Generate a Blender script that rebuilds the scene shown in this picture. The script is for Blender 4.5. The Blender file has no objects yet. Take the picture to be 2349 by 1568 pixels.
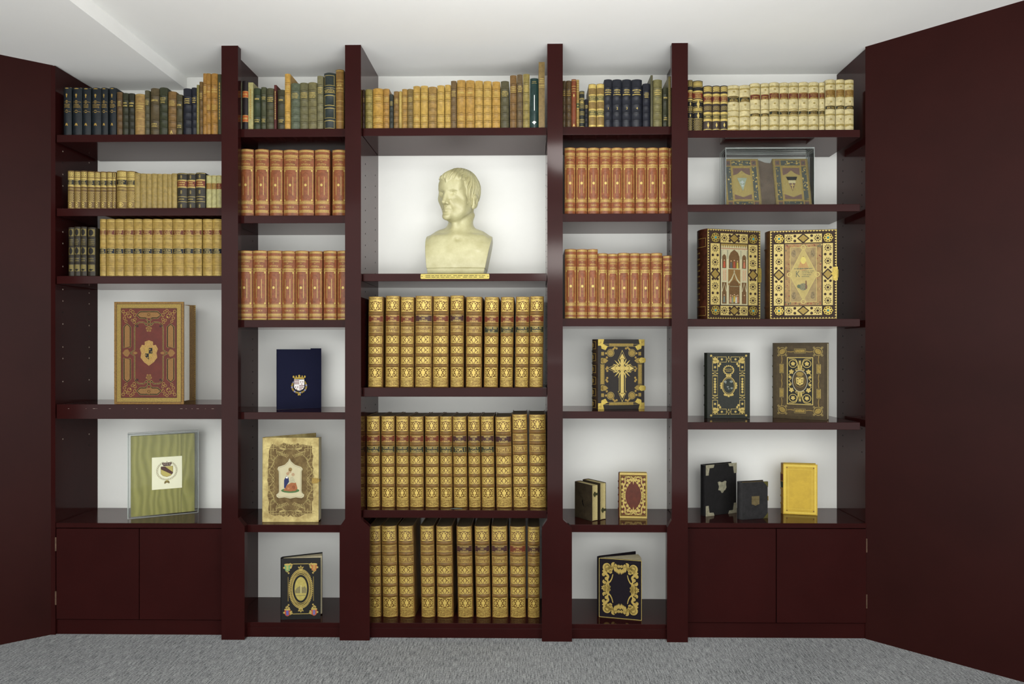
import bpy, math, random
import numpy as np
from mathutils import Vector

# ------------------------------------------------------------------ camera, world, lights, exposure
SC = bpy.context.scene
COL = SC.collection
FPX, DCAM, ZCAM, YAW = 1566.0, 2.74, 1.161, 0.0131
PX0, PY0 = 1194.5, 807.0
cd = bpy.data.cameras.new('camera'); cam = bpy.data.objects.new('camera', cd); COL.objects.link(cam)
cam.location = (0, -DCAM, ZCAM); cam.rotation_euler = (math.pi/2, 0, YAW)
cd.sensor_width = 36.0; cd.lens = 36.0*FPX/2349.0
cd.shift_x = (1174.5-PX0)/2349.0; cd.shift_y = (PY0-784.0)/2349.0
cd.clip_start = 0.05
SC.camera = cam
w = bpy.data.worlds.new('world'); SC.world = w; w.use_nodes = True
w.node_tree.nodes['Background'].inputs[0].default_value = (1.0, 1.0, 0.98, 1)
w.node_tree.nodes['Background'].inputs[1].default_value = 2.7

def lamp(name, loc, target, energy, size, sy=None, color=(1, .97, .92), spread=180):
    ld = bpy.data.lights.new(name, 'AREA'); ld.energy = energy; ld.color = color
    ld.shape = 'RECTANGLE' if sy else 'DISK'; ld.size = size
    if sy: ld.size_y = sy
    ld.spread = math.radians(spread)
    o = bpy.data.objects.new(name, ld); COL.objects.link(o); o.location = loc
    o.rotation_euler = (Vector(target)-Vector(loc)).to_track_quat('-Z', 'Y').to_euler()
    return o
lamp('room_lamp', (0.32, -4.9, 2.2), (0, 0, 1.0), 10, 0.45, 0.3)
lamp('ceiling_bounce_lamp', (0.1, -1.7, 1.1), (0.1, -1.699, 2.4), 29, 1.6, 1.1, (1, .99, .975))
lamp('ceiling_spot', (0.2, -1.35, 2.37), (-0.02, 0.15, 1.45), 1.2, 0.26, None, (1, .98, .94), 90)
SC.view_settings.view_transform = 'Standard'; SC.view_settings.look = 'None'
SC.view_settings.exposure = 0.1; SC.view_settings.gamma = 1.0
SC.view_settings.use_curve_mapping = False
SC.cycles.max_bounces = 10; SC.cycles.transparent_max_bounces = 16
SC.cycles.use_denoising = True

# ------------------------------------------------------------------ pixel (2349x1568 frame) -> place
def ray(px, py):
    u = (px-PX0)/FPX; v = (PY0-py)/FPX
    return (-math.sin(YAW)+u*math.cos(YAW), math.cos(YAW)+u*math.sin(YAW), v)
def PY(px, py, Y):
    d = ray(px, py); t = (Y+DCAM)/d[1]
    return Vector((d[0]*t, Y, ZCAM+d[2]*t))
def PZ(px, py, Z):
    d = ray(px, py); t = (Z-ZCAM)/d[2]
    return Vector((d[0]*t, -DCAM+d[1]*t, Z))
def PX(px, Y): return PY(px, 800, Y).x

# ------------------------------------------------------------------ materials
def lin(c):
    c = c/255.0
    return c/12.92 if c <= 0.04045 else ((c+0.055)/1.055)**2.4
MATS = {}
KALB = .66   # leathers and cloths are darker than they look under the lamps
def mat(rgb, rough=.5, metal=0.0, mott=0.25, scale=60.0, bump=0.0, bscale=300.0, spec=.28, coat=0.0, name=None, dark=None, tr=0.0, raw=False):
    key = (tuple(rgb), rough, metal, mott, scale, bump, bscale, spec, coat, dark, raw)
    if key in MATS: return MATS[key]
    m = bpy.data.materials.new(name or 'surface'); m.use_nodes = True
    nt = m.node_tree; N = nt.nodes; L = nt.links
    b = N['Principled BSDF']
    ks = 1.0 if raw or min(rgb) > 205 else KALB
    c = [lin(x)*ks for x in rgb]
    b.inputs['Roughness'].default_value = rough; b.inputs['Metallic'].default_value = metal
    b.inputs['Specular IOR Level'].default_value = spec
    b.inputs['Coat Weight'].default_value = coat; b.inputs['Coat Roughness'].default_value = .08
    b.inputs['Base Color'].default_value = (*c, 1)
    if mott > 0 or bump > 0:
        tc = N.new('ShaderNodeTexCoord'); oi = N.new('ShaderNodeObjectInfo')
        ad = N.new('ShaderNodeVectorMath'); ad.operation = 'MULTIPLY_ADD'
        cb = N.new('ShaderNodeCombineXYZ')
        for k in range(3): L.new(oi.outputs['Random'], cb.inputs[k])
        L.new(cb.outputs[0], ad.inputs[0]); ad.inputs[1].default_value = (7, 3, 5); L.new(tc.outputs['Object'], ad.inputs[2])
    if mott > 0:
        nz = N.new('ShaderNodeTexNoise'); nz.inputs['Scale'].default_value = scale; nz.inputs['Detail'].default_value = 5
        nz.inputs['Roughness'].default_value = .65
        L.new(ad.outputs[0], nz.inputs['Vector'])
        cr = N.new('ShaderNodeValToRGB'); cr.color_ramp.elements[0].position = .32; cr.color_ramp.elements[1].position = .68
        lo = dark and [lin(x)*ks for x in dark] or [x*(1-mott) for x in c]
        hi = [min(1, x*(1+mott*.6)) for x in c] if not dark else c
        cr.color_ramp.elements[0].color = (*lo, 1); cr.color_ramp.elements[1].color = (*hi, 1)
        L.new(nz.outputs['Fac'], cr.inputs[0]); L.new(cr.outputs[0], b.inputs['Base Color'])
    if bump > 0:
        n2 = N.new('ShaderNodeTexNoise'); n2.inputs['Scale'].default_value = bscale; n2.inputs['Detail'].default_value = 3
        L.new(ad.outputs[0], n2.inputs['Vector'])
        bp = N.new('ShaderNodeBump'); bp.inputs['Strength'].default_value = bump; bp.inputs['Distance'].default_value = .002
        L.new(n2.outputs['Fac'], bp.inputs['Height']); L.new(bp.outputs[0], b.inputs['Normal'])
    MATS[key] = m
    return m
def leather(rgb, rough=.42, mott=.3): return mat((int(rgb[0]*.95), int(rgb[1]*1.0), int(rgb[2]*1.08)), rough, 0, mott, 70, .12, 500, .28, name='leather')
GOLD = mat((222, 196, 112), .38, .25, .18, 400, name='gilt')
GOLDD = mat((186, 154, 78), .42, .25, .35, 300, name='worn_gilt')
GOLDB = mat((196, 172, 84), .30, .55, .3, 150, name='brass')
PAPER = mat((226, 214, 178), .8, 0, .12, 120, name='paper')
PAPERD = mat((120, 100, 70), .8, 0, .3, 200, name='dusty_paper')
WHITEP = mat((238, 234, 222), .75, 0, .05, 120, name='white_paper')
BLACK = mat((20, 18, 18), .45, 0, .2, 80, name='black_ink')
OXB = mat((43, 15, 14), .11, 0, .14, 3.5, .02, 14, .0, 0, name='oxblood_lacquer', raw=True)
OXBW = mat((41, 15, 13), .42, 0, .14, 3.0, .04, 10, .0, 0, name='oxblood_wall', raw=True)
def lacquer(m, rough, f0, f90):
    """thin polished film: faint mirror face on, strong at grazing angles"""
    nt = m.node_tree; N = nt.nodes; L = nt.links; b = N['Principled BSDF']
    lw = N.new('ShaderNodeLayerWeight'); lw.inputs[0].default_value = .5
    pw = N.new('ShaderNodeMath'); pw.operation = 'POWER'; L.new(lw.outputs['Facing'], pw.inputs[0]); pw.inputs[1].default_value = 5
    ma = N.new('ShaderNodeMath'); ma.operation = 'MULTIPLY_ADD'; L.new(pw.outputs[0], ma.inputs[0]); ma.inputs[1].default_value = f90; ma.inputs[2].default_value = f0
    g = N.new('ShaderNodeBsdfGlossy'); g.inputs['Roughness'].default_value = rough; g.inputs[0].default_value = (.97, .93, .93, 1)
    mx = N.new('ShaderNodeMixShader'); L.new(ma.outputs[0], mx.inputs[0]); L.new(b.outputs[0], mx.inputs[1]); L.new(g.outputs[0], mx.inputs[2])
    if b.inputs['Normal'].links: L.new(b.inputs['Normal'].links[0].from_socket, g.inputs['Normal'])
    L.new(mx.outputs[0], N['Material Output'].inputs[0])
lacquer(OXB, .10, .009, .85); lacquer(OXBW, .38, .007, .35)
CHIP = mat((200, 180, 165), .7, 0, .2, 200, name='bare_chip')
HOLE = mat((12, 6, 6), .9, 0, 0, name='peg_hole')
WALLW = mat((238, 239, 235), .62, 0, .02, 4, .02, 300, .3, name='white_paint')
CEILW = mat((244, 245, 243), .8, 0, .015, 3, .02, 200, .2, name='ceiling_paint')

# ------------------------------------------------------------------ mesh builder
class MB:
    def __init__(s): s.v = []; s.f = []; s.m = []; s.sm = []; s.mats = []
    def mi(s, m):
        if m not in s.mats: s.mats.append(m)
        return s.mats.index(m)
    def add(s, vs, fs, m, smooth=False):
        o = len(s.v); k = s.mi(m); s.v += [tuple(p) for p in vs]
        for f in fs: s.f.append(tuple(i+o for i in f)); s.m.append(k); s.sm.append(smooth)
    def box(s, x0, x1, y0, y1, z0, z1, m):
        vs = [(x, y, z) for z in (z0, z1) for y in (y0, y1) for x in (x0, x1)]
        s.add(vs, [(0, 2, 3, 1), (4, 5, 7, 6), (0, 1, 5, 4), (2, 6, 7, 3), (0, 4, 6, 2), (1, 3, 7, 5)], m)
    def prism(s, pts, lo, hi, m, axis='z', smooth=False):
        """closed outline extruded along an axis; pts are (a, b) counter-clockwise seen from +axis for z, from -y for y"""
        n = len(pts)
        P = (lambda a, b, t: (a, b, t)) if axis == 'z' else (lambda a, b, t: (a, t, b))
        if axis == 'y': lo, hi = hi, lo
        vs = [P(a, b, lo) for a, b in pts]+[P(a, b, hi) for a, b in pts]
        s.add(vs, [tuple(range(n-1, -1, -1)), tuple(range(n, 2*n))], m)
        s.add(vs, [(i, (i+1) % n, n+(i+1) % n, n+i) for i in range(n)], m, smooth)
    def grid(s, fn, nu, nv, m, smooth=True, flip=False):
        vs = [fn(i/nu, j/nv) for j in range(nv+1) for i in range(nu+1)]
        fs = []
        for j in range(nv):
            for i in range(nu):
                a = j*(nu+1)+i; q = (a, a+1, a+nu+2, a+nu+1)
                fs.append(q[::-1] if flip else q)
        s.add(vs, fs, m, smooth)
    def build(s, name, parent=None, loc=None, rot=None):
        me = bpy.data.meshes.new(name); me.from_pydata(s.v, [], s.f)
        for m in s.mats: me.materials.append(m)
        me.polygons.foreach_set('material_index', s.m); me.polygons.foreach_set('use_smooth', s.sm)
        me.update()
        o = bpy.data.objects.new(name, me); COL.objects.link(o)
        if parent: o.parent = parent
        if loc is not None: o.location = loc
        if rot is not None: o.rotation_euler = rot
        return o
def bevel(o, wdt=.002, seg=2):
    b = o.modifiers.new('bevel', 'BEVEL'); b.width = wdt; b.segments = seg; b.limit_method = 'ANGLE'
    return o
def thing(name, label, cat, loc=(0, 0, 0), rot=(0, 0, 0), group=None):
    o = bpy.data.objects.new(name, None); COL.objects.link(o); o.empty_display_size = .05
    o.location = loc; o.rotation_euler = rot
    return tag(o, label, cat, group)
def tag(o, label, cat, group=None):
    o['label'] = label; o['category'] = cat
    if group: o['group'] = group
    return o
def struct(o): o['kind'] = 'structure'; return o

# ------------------------------------------------------------------ lettering and flat ornament
TXT = {}
def glyphs(s):
    if s not in TXT:
        cu = bpy.data.curves.new('t', 'FONT'); cu.body = s; cu.resolution_u = 3; cu.offset = .0
        o = bpy.data.objects.new('t', cu); COL.objects.link(o)
        dg = bpy.context.evaluated_depsgraph_get()
        me = bpy.data.meshes.new_from_object(o.evaluated_get(dg))
        vs = [(v.co.x, v.co.y) for v in me.vertices]; fs = [tuple(p.vertices) for p in me.polygons]
        x0 = min(v[0] for v in vs); x1 = max(v[0] for v in vs); y0 = min(v[1] for v in vs); y1 = max(v[1] for v in vs)
        TXT[s] = ([((x-x0)/(x1-x0), (y-y0)/(y1-y0)) for x, y in vs], fs, (x1-x0)/(y1-y0))
        bpy.data.objects.remove(o); bpy.data.curves.remove(cu); bpy.data.meshes.remove(me)
    return TXT[s]

class Paint:
    """flat shapes in (x, y) laid on a surface by mapf(x, y, layer); sym adds mirrored copies about (cx, cy)"""
    def __init__(s, mb, mapf, cx=0, cy=0): s.mb = mb; s.f = mapf; s.cx = cx; s.cy = cy; s.sym = ''
    brk = None   # facet width of a curved surface: shapes are cut along its edges so that they lie on it
    def cut(s, pts, faces):
        out, fs = [], []
        for f in faces:
            p = [pts[i] for i in f]; k = s.brk
            i0 = math.floor(min(q[0] for q in p)/k+1e-6); i1 = math.ceil(max(q[0] for q in p)/k-1e-6)
            for i in range(i0, max(i1, i0+1)):
                q = p
                for lim, sg in ((i*k, 1), ((i+1)*k, -1)):
                    r = []
                    for j in range(len(q)):
                        A, B = q[j], q[(j+1) % len(q)]; da, db = sg*(A[0]-lim), sg*(B[0]-lim)
                        if da >= -1e-9: r.append(A)
                        if (da > 1e-9 and db < -1e-9) or (da < -1e-9 and db > 1e-9):
                            t = da/(da-db); r.append((A[0]+(B[0]-A[0])*t, A[1]+(B[1]-A[1])*t))
                    q = r
                    if len(q) < 3: break
                if len(q) >= 3: fs.append(tuple(range(len(out), len(out)+len(q)))); out += q
        return out, fs
    def add(s, pts, m, l=1, faces=None):
        if s.brk:
            pts, faces = s.cut(pts, faces or [tuple(range(len(pts)))])
            if not faces: return
        flips = [(1, 1)]
        if 'x' in s.sym: flips += [(-1, 1)]
        if 'y' in s.sym: flips += [(a, -b) for a, b in list(flips)]
        for a, b in flips:
            q = [(s.cx+(x-s.cx)*a, s.cy+(y-s.cy)*b) for x, y in pts]
            fs = faces or [tuple(range(len(q)))]
            if a*b < 0: fs = [f[::-1] for f in fs]
            s.mb.add([s.f(x, y, l) for x, y in q], fs, m)
    def rect(s, x0, y0, x1, y1, m, l=1, n=1):
        for i in range(n):
            a = x0+(x1-x0)*i/n; b = x0+(x1-x0)*(i+1)/n
            s.add([(a, y0), (b, y0), (b, y1), (a, y1)], m, l)
    def frame(s, x0, y0, x1, y1, t, m, l=1, n=1, tx=None):
        tx = tx or t
        s.rect(x0, y0, x1, y0+t, m, l, n); s.rect(x0, y1-t, x1, y1, m, l, n)
        s.rect(x0, y0+t, x0+tx, y1-t, m, l); s.rect(x1-tx, y0+t, x1, y1-t, m, l)
    def disc(s, cx, cy, rx, m, l=1, ry=None, n=12, rot=0):
        ry = ry or rx; c, d = math.cos(rot), math.sin(rot); pts = []
        for i in range(n):
            t = 2*math.pi*i/n; a, b = rx*math.cos(t), ry*math.sin(t); pts.append((cx+a*c-b*d, cy+a*d+b*c))
        s.add(pts, m, l)
    def ring(s, cx, cy, rx, t, m, l=1, ry=None, n=24, a0=0, a1=2*math.pi, tx=None):
        ry = ry or rx
        s.stroke([(cx+rx*math.cos(a0+(a1-a0)*i/n), cy+ry*math.sin(a0+(a1-a0)*i/n)) for i in range(n+1)], t, m, l)
    def stroke(s, p, t, m, l=1, taper=None):
        n = len(p); L = []; R = []
        for i in range(n):
            a = p[max(0, i-1)]; b = p[min(n-1, i+1)]
            if i == 0 and p[0] == p[-1]: a = p[-2]
            if i == n-1 and p[0] == p[-1]: b = p[1]
            dx, dy = b[0]-a[0], b[1]-a[1]; d = math.hypot(dx, dy) or 1
            k = t/2*(taper(i/(n-1)) if taper else 1)
            L.append((p[i][0]-dy/d*k, p[i][1]+dx/d*k)); R.append((p[i][0]+dy/d*k, p[i][1]-dx/d*k))
        s.add(R+L, m, l, [(i, i+1, n+i+1, n+i) for i in range(n-1)])
    def curve(s, p, t, m, l=1, taper=None):
        q = []; n = len(p)
        for i in range(n-1):
            a, b, c, d = p[max(0, i-1)], p[i], p[i+1], p[min(n-1, i+2)]
            for k in range(6):
                u = k/6
                q.append(tuple(.5*(2*b[e]+(c[e]-a[e])*u+(2*a[e]-5*b[e]+4*c[e]-d[e])*u*u+(3*b[e]-a[e]-3*c[e]+d[e])*u**3) for e in (0, 1)))
        s.stroke(q+[p[-1]], t, m, l, taper)
    def poly(s, pts, m, l=1):
        a = sum(pts[i][0]*pts[(i+1) % len(pts)][1]-pts[(i+1) % len(pts)][0]*pts[i][1] for i in range(len(pts)))
        s.add(pts if a > 0 else pts[::-1], m, l)
    def outline(s, pts, t, m, l=1): s.stroke(list(pts)+[pts[0]], t, m, l)
    def scroll(s, cx, cy, r, a0, turns, t, m, l=1, r0=.15):
        n = int(12*abs(turns))+4
        s.stroke([(cx+r*(1-(1-r0)*i/n)*math.cos(a0+2*math.pi*turns*i/n), cy+r*(1-(1-r0)*i/n)*math.sin(a0+2*math.pi*turns*i/n)) for i in range(n+1)], t, m, l, lambda q: 1-.45*q)
        s.disc(cx, cy, r*r0+t*.5, m, l, n=8)
    def leaf(s, x, y, a, ln, wd, m, l=1):
        c, d = math.cos(a), math.sin(a)
        s.add([(x+u*ln*c-v*wd*d, y+u*ln*d+v*wd*c) for u, v in ((0, 0), (.3, -.42), (.65, -.36), (1, 0), (.65, .36), (.3, .42))], m, l)
    def flower(s, cx, cy, r, m, l=1, n=6, ky=1.0, core=None):
        for i in range(n):
            t = 2*math.pi*i/n+math.pi/2
            s.disc(cx+.6*r*math.cos(t), cy+.6*r*ky*math.sin(t), .36*r, m, l, .36*r*ky, 7)
        s.disc(cx, cy, .42*r, core or m, l+(1 if core else 0), .42*r*ky, 8)
    def text(s, t, x0, y0, x1, y1, m, l=2, fit=True):
        vs, fs, asp = glyphs(t)
        s.add([(x0+a*(x1-x0), y0+b*(y1-y0)) for a, b in vs], m, l, fs)
    def dashes(s, x0, x1, yc, h, m, l=2, rnd=random, gap=.3):
        x = x0; un = (x1-x0)/random.Random(int(yc*9999)).choice((10, 11, 13))
        while x < x1-un*.3:
            q = un*rnd.uniform(.35, .95); hh = h*rnd.choice((.5, .5, .42)); s.rect(x, yc-hh, min(x+q, x1), yc+hh, m, l); x += q+un*(gap if rnd.random() < .85 else gap*2.6)
# ------------------------------------------------------------------ the room
YB = .315      # white back wall
ZC = 2.397     # ceiling
ZS = 2.340     # dropped ceiling on the left
XS = PX(429, YB)
def plane_box(name, x0, x1, y0, y1, z0, z1, m):
    b = MB(); b.box(x0, x1, y0, y1, z0, z1, m); return struct(b.build(name))
XL = -1.949; XR = 1.366
# carpet
fm = bpy.data.materials.new('grey_carpet'); fm.use_nodes = True
nt = fm.node_tree; N = nt.nodes; L = nt.links; bs = N['Principled BSDF']
bs.inputs['Roughness'].default_value = .95; bs.inputs['Specular IOR Level'].default_value = .1
tc = N.new('ShaderNodeTexCoord'); mp = N.new('ShaderNodeMapping'); mp.inputs['Scale'].default_value = (260, 22, 1)
L.new(tc.outputs['Object'], mp.inputs[0])
n1 = N.new('ShaderNodeTexNoise'); n1.inputs['Scale'].default_value = 1; n1.inputs['Detail'].default_value = 2; L.new(mp.outputs[0], n1.inputs[0])
n3 = N.new('ShaderNodeTexNoise'); n3.inputs['Scale'].default_value = 170; n3.inputs['Detail'].default_value = 4; L.new(tc.outputs['Object'], n3.inputs[0])
n2 = N.new('ShaderNodeTexNoise'); n2.inputs['Scale'].default_value = 2.2; n2.inputs['Detail'].default_value = 4; L.new(tc.outputs['Object'], n2.inputs[0])
mx = N.new('ShaderNodeMath'); mx.operation = 'ADD'; L.new(n1.outputs[0], mx.inputs[0]); L.new(n3.outputs[0], mx.inputs[1])
m2 = N.new('ShaderNodeMath'); m2.operation = 'MULTIPLY_ADD'; L.new(n2.outputs[0], m2.inputs[0]); m2.inputs[1].default_value = .22; L.new(mx.outputs[0], m2.inputs[2])
cr = N.new('ShaderNodeValToRGB'); cr.color_ramp.elements[0].position = .42; cr.color_ramp.elements[1].position = .80
mm = N.new('ShaderNodeMath'); mm.operation = 'MULTIPLY'; mm.inputs[1].default_value = .54; L.new(m2.outputs[0], mm.inputs[0]); L.new(mm.outputs[0], cr.inputs[0])
cr.color_ramp.elements[0].color = (lin(80), lin(83), lin(86), 1); cr.color_ramp.elements[1].color = (lin(186), lin(189), lin(190), 1)
L.new(cr.outputs[0], bs.inputs['Base Color'])
bp = N.new('ShaderNodeBump'); bp.inputs['Strength'].default_value = .7; bp.inputs['Distance'].default_value = .003
L.new(mx.outputs[0], bp.inputs['Height']); L.new(bp.outputs[0], bs.inputs['Normal'])
plane_box('floor', -4, 4, -2.95, YB+.1, -.05, 0, fm)
plane_box('ceiling', XS, 4, -2.95, YB+.1, ZC, ZC+.1, CEILW)
plane_box('ceiling_soffit', -4, XS, -2.95, YB+.1, ZS, ZC+.1, CEILW)
plane_box('wall_back', XL-.1, XR+.1, YB, YB+.08, 0, ZC, WALLW)
def wall_line(name, a, b, zt, side):
    d = Vector((b[0]-a[0], b[1]-a[1])).normalized(); n = Vector((-d.y, d.x))*side*.05
    e = (a[0]+d.x*2.3, a[1]+d.y*2.3); g = (e[0], -2.95)   # the splayed wall, then on past the camera
    pts = [a, e, g, (g[0]+side*.05, g[1]), (e[0]+side*.05, e[1]+.02), (a[0]+n.x, a[1]+n.y)]
    ar = sum(pts[i][0]*pts[(i+1) % 6][1]-pts[(i+1) % 6][0]*pts[i][1] for i in range(6))
    bmx = MB(); bmx.prism(pts if ar > 0 else pts[::-1], 0, zt, OXBW); return struct(bmx.build(name))
wall_line('wall_left', (-1.962, .044), (-2.095, -.056), ZS, -1)
wall_line('wall_right', (1.360, .044), (1.740, -.318), ZC, 1)

# ------------------------------------------------------------------ built-in bookcase: fixed frame
case = thing('bookcase', 'built-in dark oxblood bookcase frame of tall uprights between white ceiling and grey carpet', 'bookcase')
stiles = [(508, 546, 510, 561, 510, 521), (791.5, 828, 779, 848, 811, 828), (1255.5, 1291, 1243, 1312, 1255.5, 1272), (1541, 1578, 1530, 1582, 1566, 1577)]
zt1 = PY(600, 1189, 0).z; zt2 = PY(600, 1207, 0).z
UP = []
for k, (a, b, a2, b2, pa, pb) in enumerate(stiles):
    xa, xb, xa2, xb2 = PX(a, 0), PX(b, 0), PX(a2, 0), PX(b2, 0)
    if k == 0: xa2 = xa
    if k == 3: xb2 = xb
    s = MB(); s.prism([(xa2, 0), (xb2, 0), (xb2, zt2), (xb, zt1), (xb, ZC), (xa, ZC), (xa, zt1), (xa2, zt2)], 0, .028, OXB, 'y')
    u = bevel(s.build('upright', case), .0025, 2)
    p = MB(); x0, x1 = PX(pa, 0), PX(pb, 0); p.box(x0, x1, .028, YB, 0, ZC, OXB)
    # dust-pale peg holes in two columns on the faces that show
    for xf, sg in ((x1, 1), (x0, -1)):
        for yh in (.075, .255):
            z = .45
            while z < 1.95:
                p.box(xf-.0005 if sg > 0 else xf-.0005, xf+.0005, yh-.0022, yh+.0022, z-.0026, z+.0026, HOLE); z += .048
    p.build('divider_panel', u)
for xf, sg in ((XL, 1), (XR, -1)):
    p = MB(); p.box(min(xf, xf-sg*.02), max(xf, xf-sg*.02), .04, YB, 0, (ZS if sg > 0 else ZC)-.004, OXB)
    for yh in (.085, .255):
        z = .75
        while z < 2.0:
            p.box(xf-.0005, xf+.0005, yh-.0022, yh+.0022, z-.0026, z+.0026, CHIP if (int(z*100) % 3) and sg > 0 else HOLE); z += .048
    p.build('side_panel', case)
PANX = [(PX(pa, 0), PX(pb, 0)) for *_, pa, pb in stiles]
zb0 = PY(900, 1432, .012).z
for i, (xa, xb) in enumerate(((PANX[0][1], PANX[1][0]), (PANX[1][1], PANX[2][0]), (PANX[2][1], PANX[3][0]))):
    s = MB(); s.box(xa+.0005, xb-.0005, .0285, YB-.001, zb0-.02, zb0, OXB); s.box(xa+.0005, xb-.0005, .0285, .05, 0.0, zb0-.02, OXB)
    bevel(s.build('bottom_rail', case), .0015, 1)

# ------------------------------------------------------------------ low cabinets with the counter on top
CAB = {}
def cabinet(xa, xb, xm, label, hinge_right):
    t = thing('base_cabinet', label, 'cabinet', ((xa+xb)/2, .04, 0))
    cx = (xa+xb)/2; ztop = PY((122+508)/2 if xa < 0 else 1780, 1199.5, .04).z; zd = PY(1780, 1428, .04).z
    b = MB(); b.box(xa-cx, xb-cx, .018, YB-.041, .0, ztop-.02, OXB); o = b.build('carcass', t)
    b = MB(); b.box(xa-cx, xb-cx, 0, YB-.041, ztop-.02, ztop, OXB); bevel(b.build('counter', t), .0015, 1)
    b = MB(); b.box(xa-cx, xb-cx, .008, .018, 0, zd-.004, OXB); b.build('plinth', t)
    for x0, x1, hs in ((xa, xm, -1), (xm, xb, 1)):
        b = MB(); b.box(x0-cx+.0015, x1-cx-.0015, 0, .0175, zd, ztop-.0225, OXB); d = bevel(b.build('door', t), .0012, 1)
        hx = (x0 if hs < 0 else x1)-cx
        for zz in (.22, .78):
            zc = zd+(ztop-zd)*zz; b = MB(); b.box(hx-.0028, hx+.0028, -.0012, .003, zc-.028, zc+.028, mat((120, 96, 78), .4, .4, .4, 90, name='hinge_metal')); b.build('hinge', d)
    CAB[xa < 0] = ztop
cabinet(XL+.002, PANX[0][0]-.0005, PX(319, .04), 'low oxblood two-door cabinet under the green silk folder in its acrylic case', False)
cabinet(PANX[3][1]+.0005, XR-.002, PX(1781, .04), 'low oxblood two-door cabinet under the yellow book and two black books', True)

# ------------------------------------------------------------------ loose shelves
YS = .030      # shelf front edge
SH = {}
def shelf(key, c, xa, xb, yt, yb, label, chips=False):
    x0 = PX(xa, YS) if c == 1 else PANX[c-2][1]+.001; x1 = PX(xb, YS) if c == 5 else PANX[c-1][0]-.001; xm = (xa+xb)/2
    zt = PY(xm, yt, YS).z; z0 = PY(xm, yb, YS).z
    b = MB(); b.box(x0-(x0+x1)/2, x1-(x0+x1)/2, 0, YB-.002-YS, z0-zt, 0, OXB)
    if chips:
        rn = random.Random(4)
        for q in range(16):
            xx = rn.uniform(x0, x1)-(x0+x1)/2; wq = rn.uniform(.002, .012)
            b.box(xx, xx+wq, -.0004, .001, -.018, -.0168, CHIP)
    o = bevel(b.build('shelf', None, ((x0+x1)/2, YS, zt)), .0012, 2)
    tag(o, label, 'shelf', 'shelves of the oxblood bookcase'); SH[key] = zt
def cxs(c): return {1: (130, 507), 2: (548.5, 790), 3: (833, 1254), 4: (1293.5, 1538), 5: (1581, 1973)}[c]
for key, c, yt, yb, lab in (
    ('A1', 1, 308.2, 325.2, 'oxblood shelf under the six dark gilt-stamped books beside the left wall'),
    ('B1', 1, 477, 495, 'oxblood shelf under the small gilt-brown books with black labels'),
    ('C1', 1, 632.5, 650.3, 'oxblood shelf under the gold-brown set with blue-black labels'),
    ('D1', 1, 927, 960.5, 'thick chipped oxblood shelf holding the large open red book'),
    ('A2', 2, 295.3, 313.7, 'oxblood shelf under the mixed green books and the orange-labelled black book'),
    ('B2', 2, 494, 511.6, 'oxblood shelf under red-brown volumes TOME I to TOME VII'),
    ('C2', 2, 733.5, 750.5, 'oxblood shelf under red-brown volumes TOME IX to TOME XVI'),
    ('D2', 2, 945, 961.5, 'oxblood shelf holding the single navy velvet book with a crest'),
    ('E2', 2, 1203, 1220.5, 'oxblood shelf holding the worn velvet book with the painted plaque'),
    ('A3', 3, 293, 311, 'long oxblood shelf above the bust, under the golden tan books'),
    ('B3', 3, 627, 644.5, 'oxblood shelf carrying the plaster bust, with a brass plaque on its edge'),
    ('C3', 3, 888.5, 909.5, 'oxblood shelf under the uppermost row of gilt folios'),
    ('D3', 3, 1170, 1187.5, 'oxblood shelf under the middle row of gilt folios'),
    ('A4', 4, 290.3, 308.6, 'oxblood shelf under the four large black books'),
    ('B4', 4, 489.6, 508, 'oxblood shelf under red-brown volumes TOME XX to TOME XXIX'),
    ('C4', 4, 730, 748, 'oxblood shelf under the red-brown volumes of stepped heights'),
    ('D4', 4, 943, 959.5, 'oxblood shelf holding the black book with the gold cross'),
    ('E4', 4, 1203, 1220.5, 'oxblood shelf holding two tiny clasped books and a small red gilt one'),
    ('A5', 5, 298, 315, 'oxblood shelf under the row of cream vellum books'),
    ('B5', 5, 468.3, 485, 'oxblood shelf under the old covers shown in an acrylic case'),
    ('C5', 5, 731, 748.5, 'oxblood shelf under the two large books with pierced gilt borders'),
    ('D5', 5, 968, 985, 'oxblood shelf holding the dark green book and the olive-brown book'),
):
    xa, xb = cxs(c)
    shelf(key, c, xa, xb, yt, yb, lab, key == 'D1')
SH['F3'] = SH['F2'] = SH['F4'] = zb0
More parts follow.
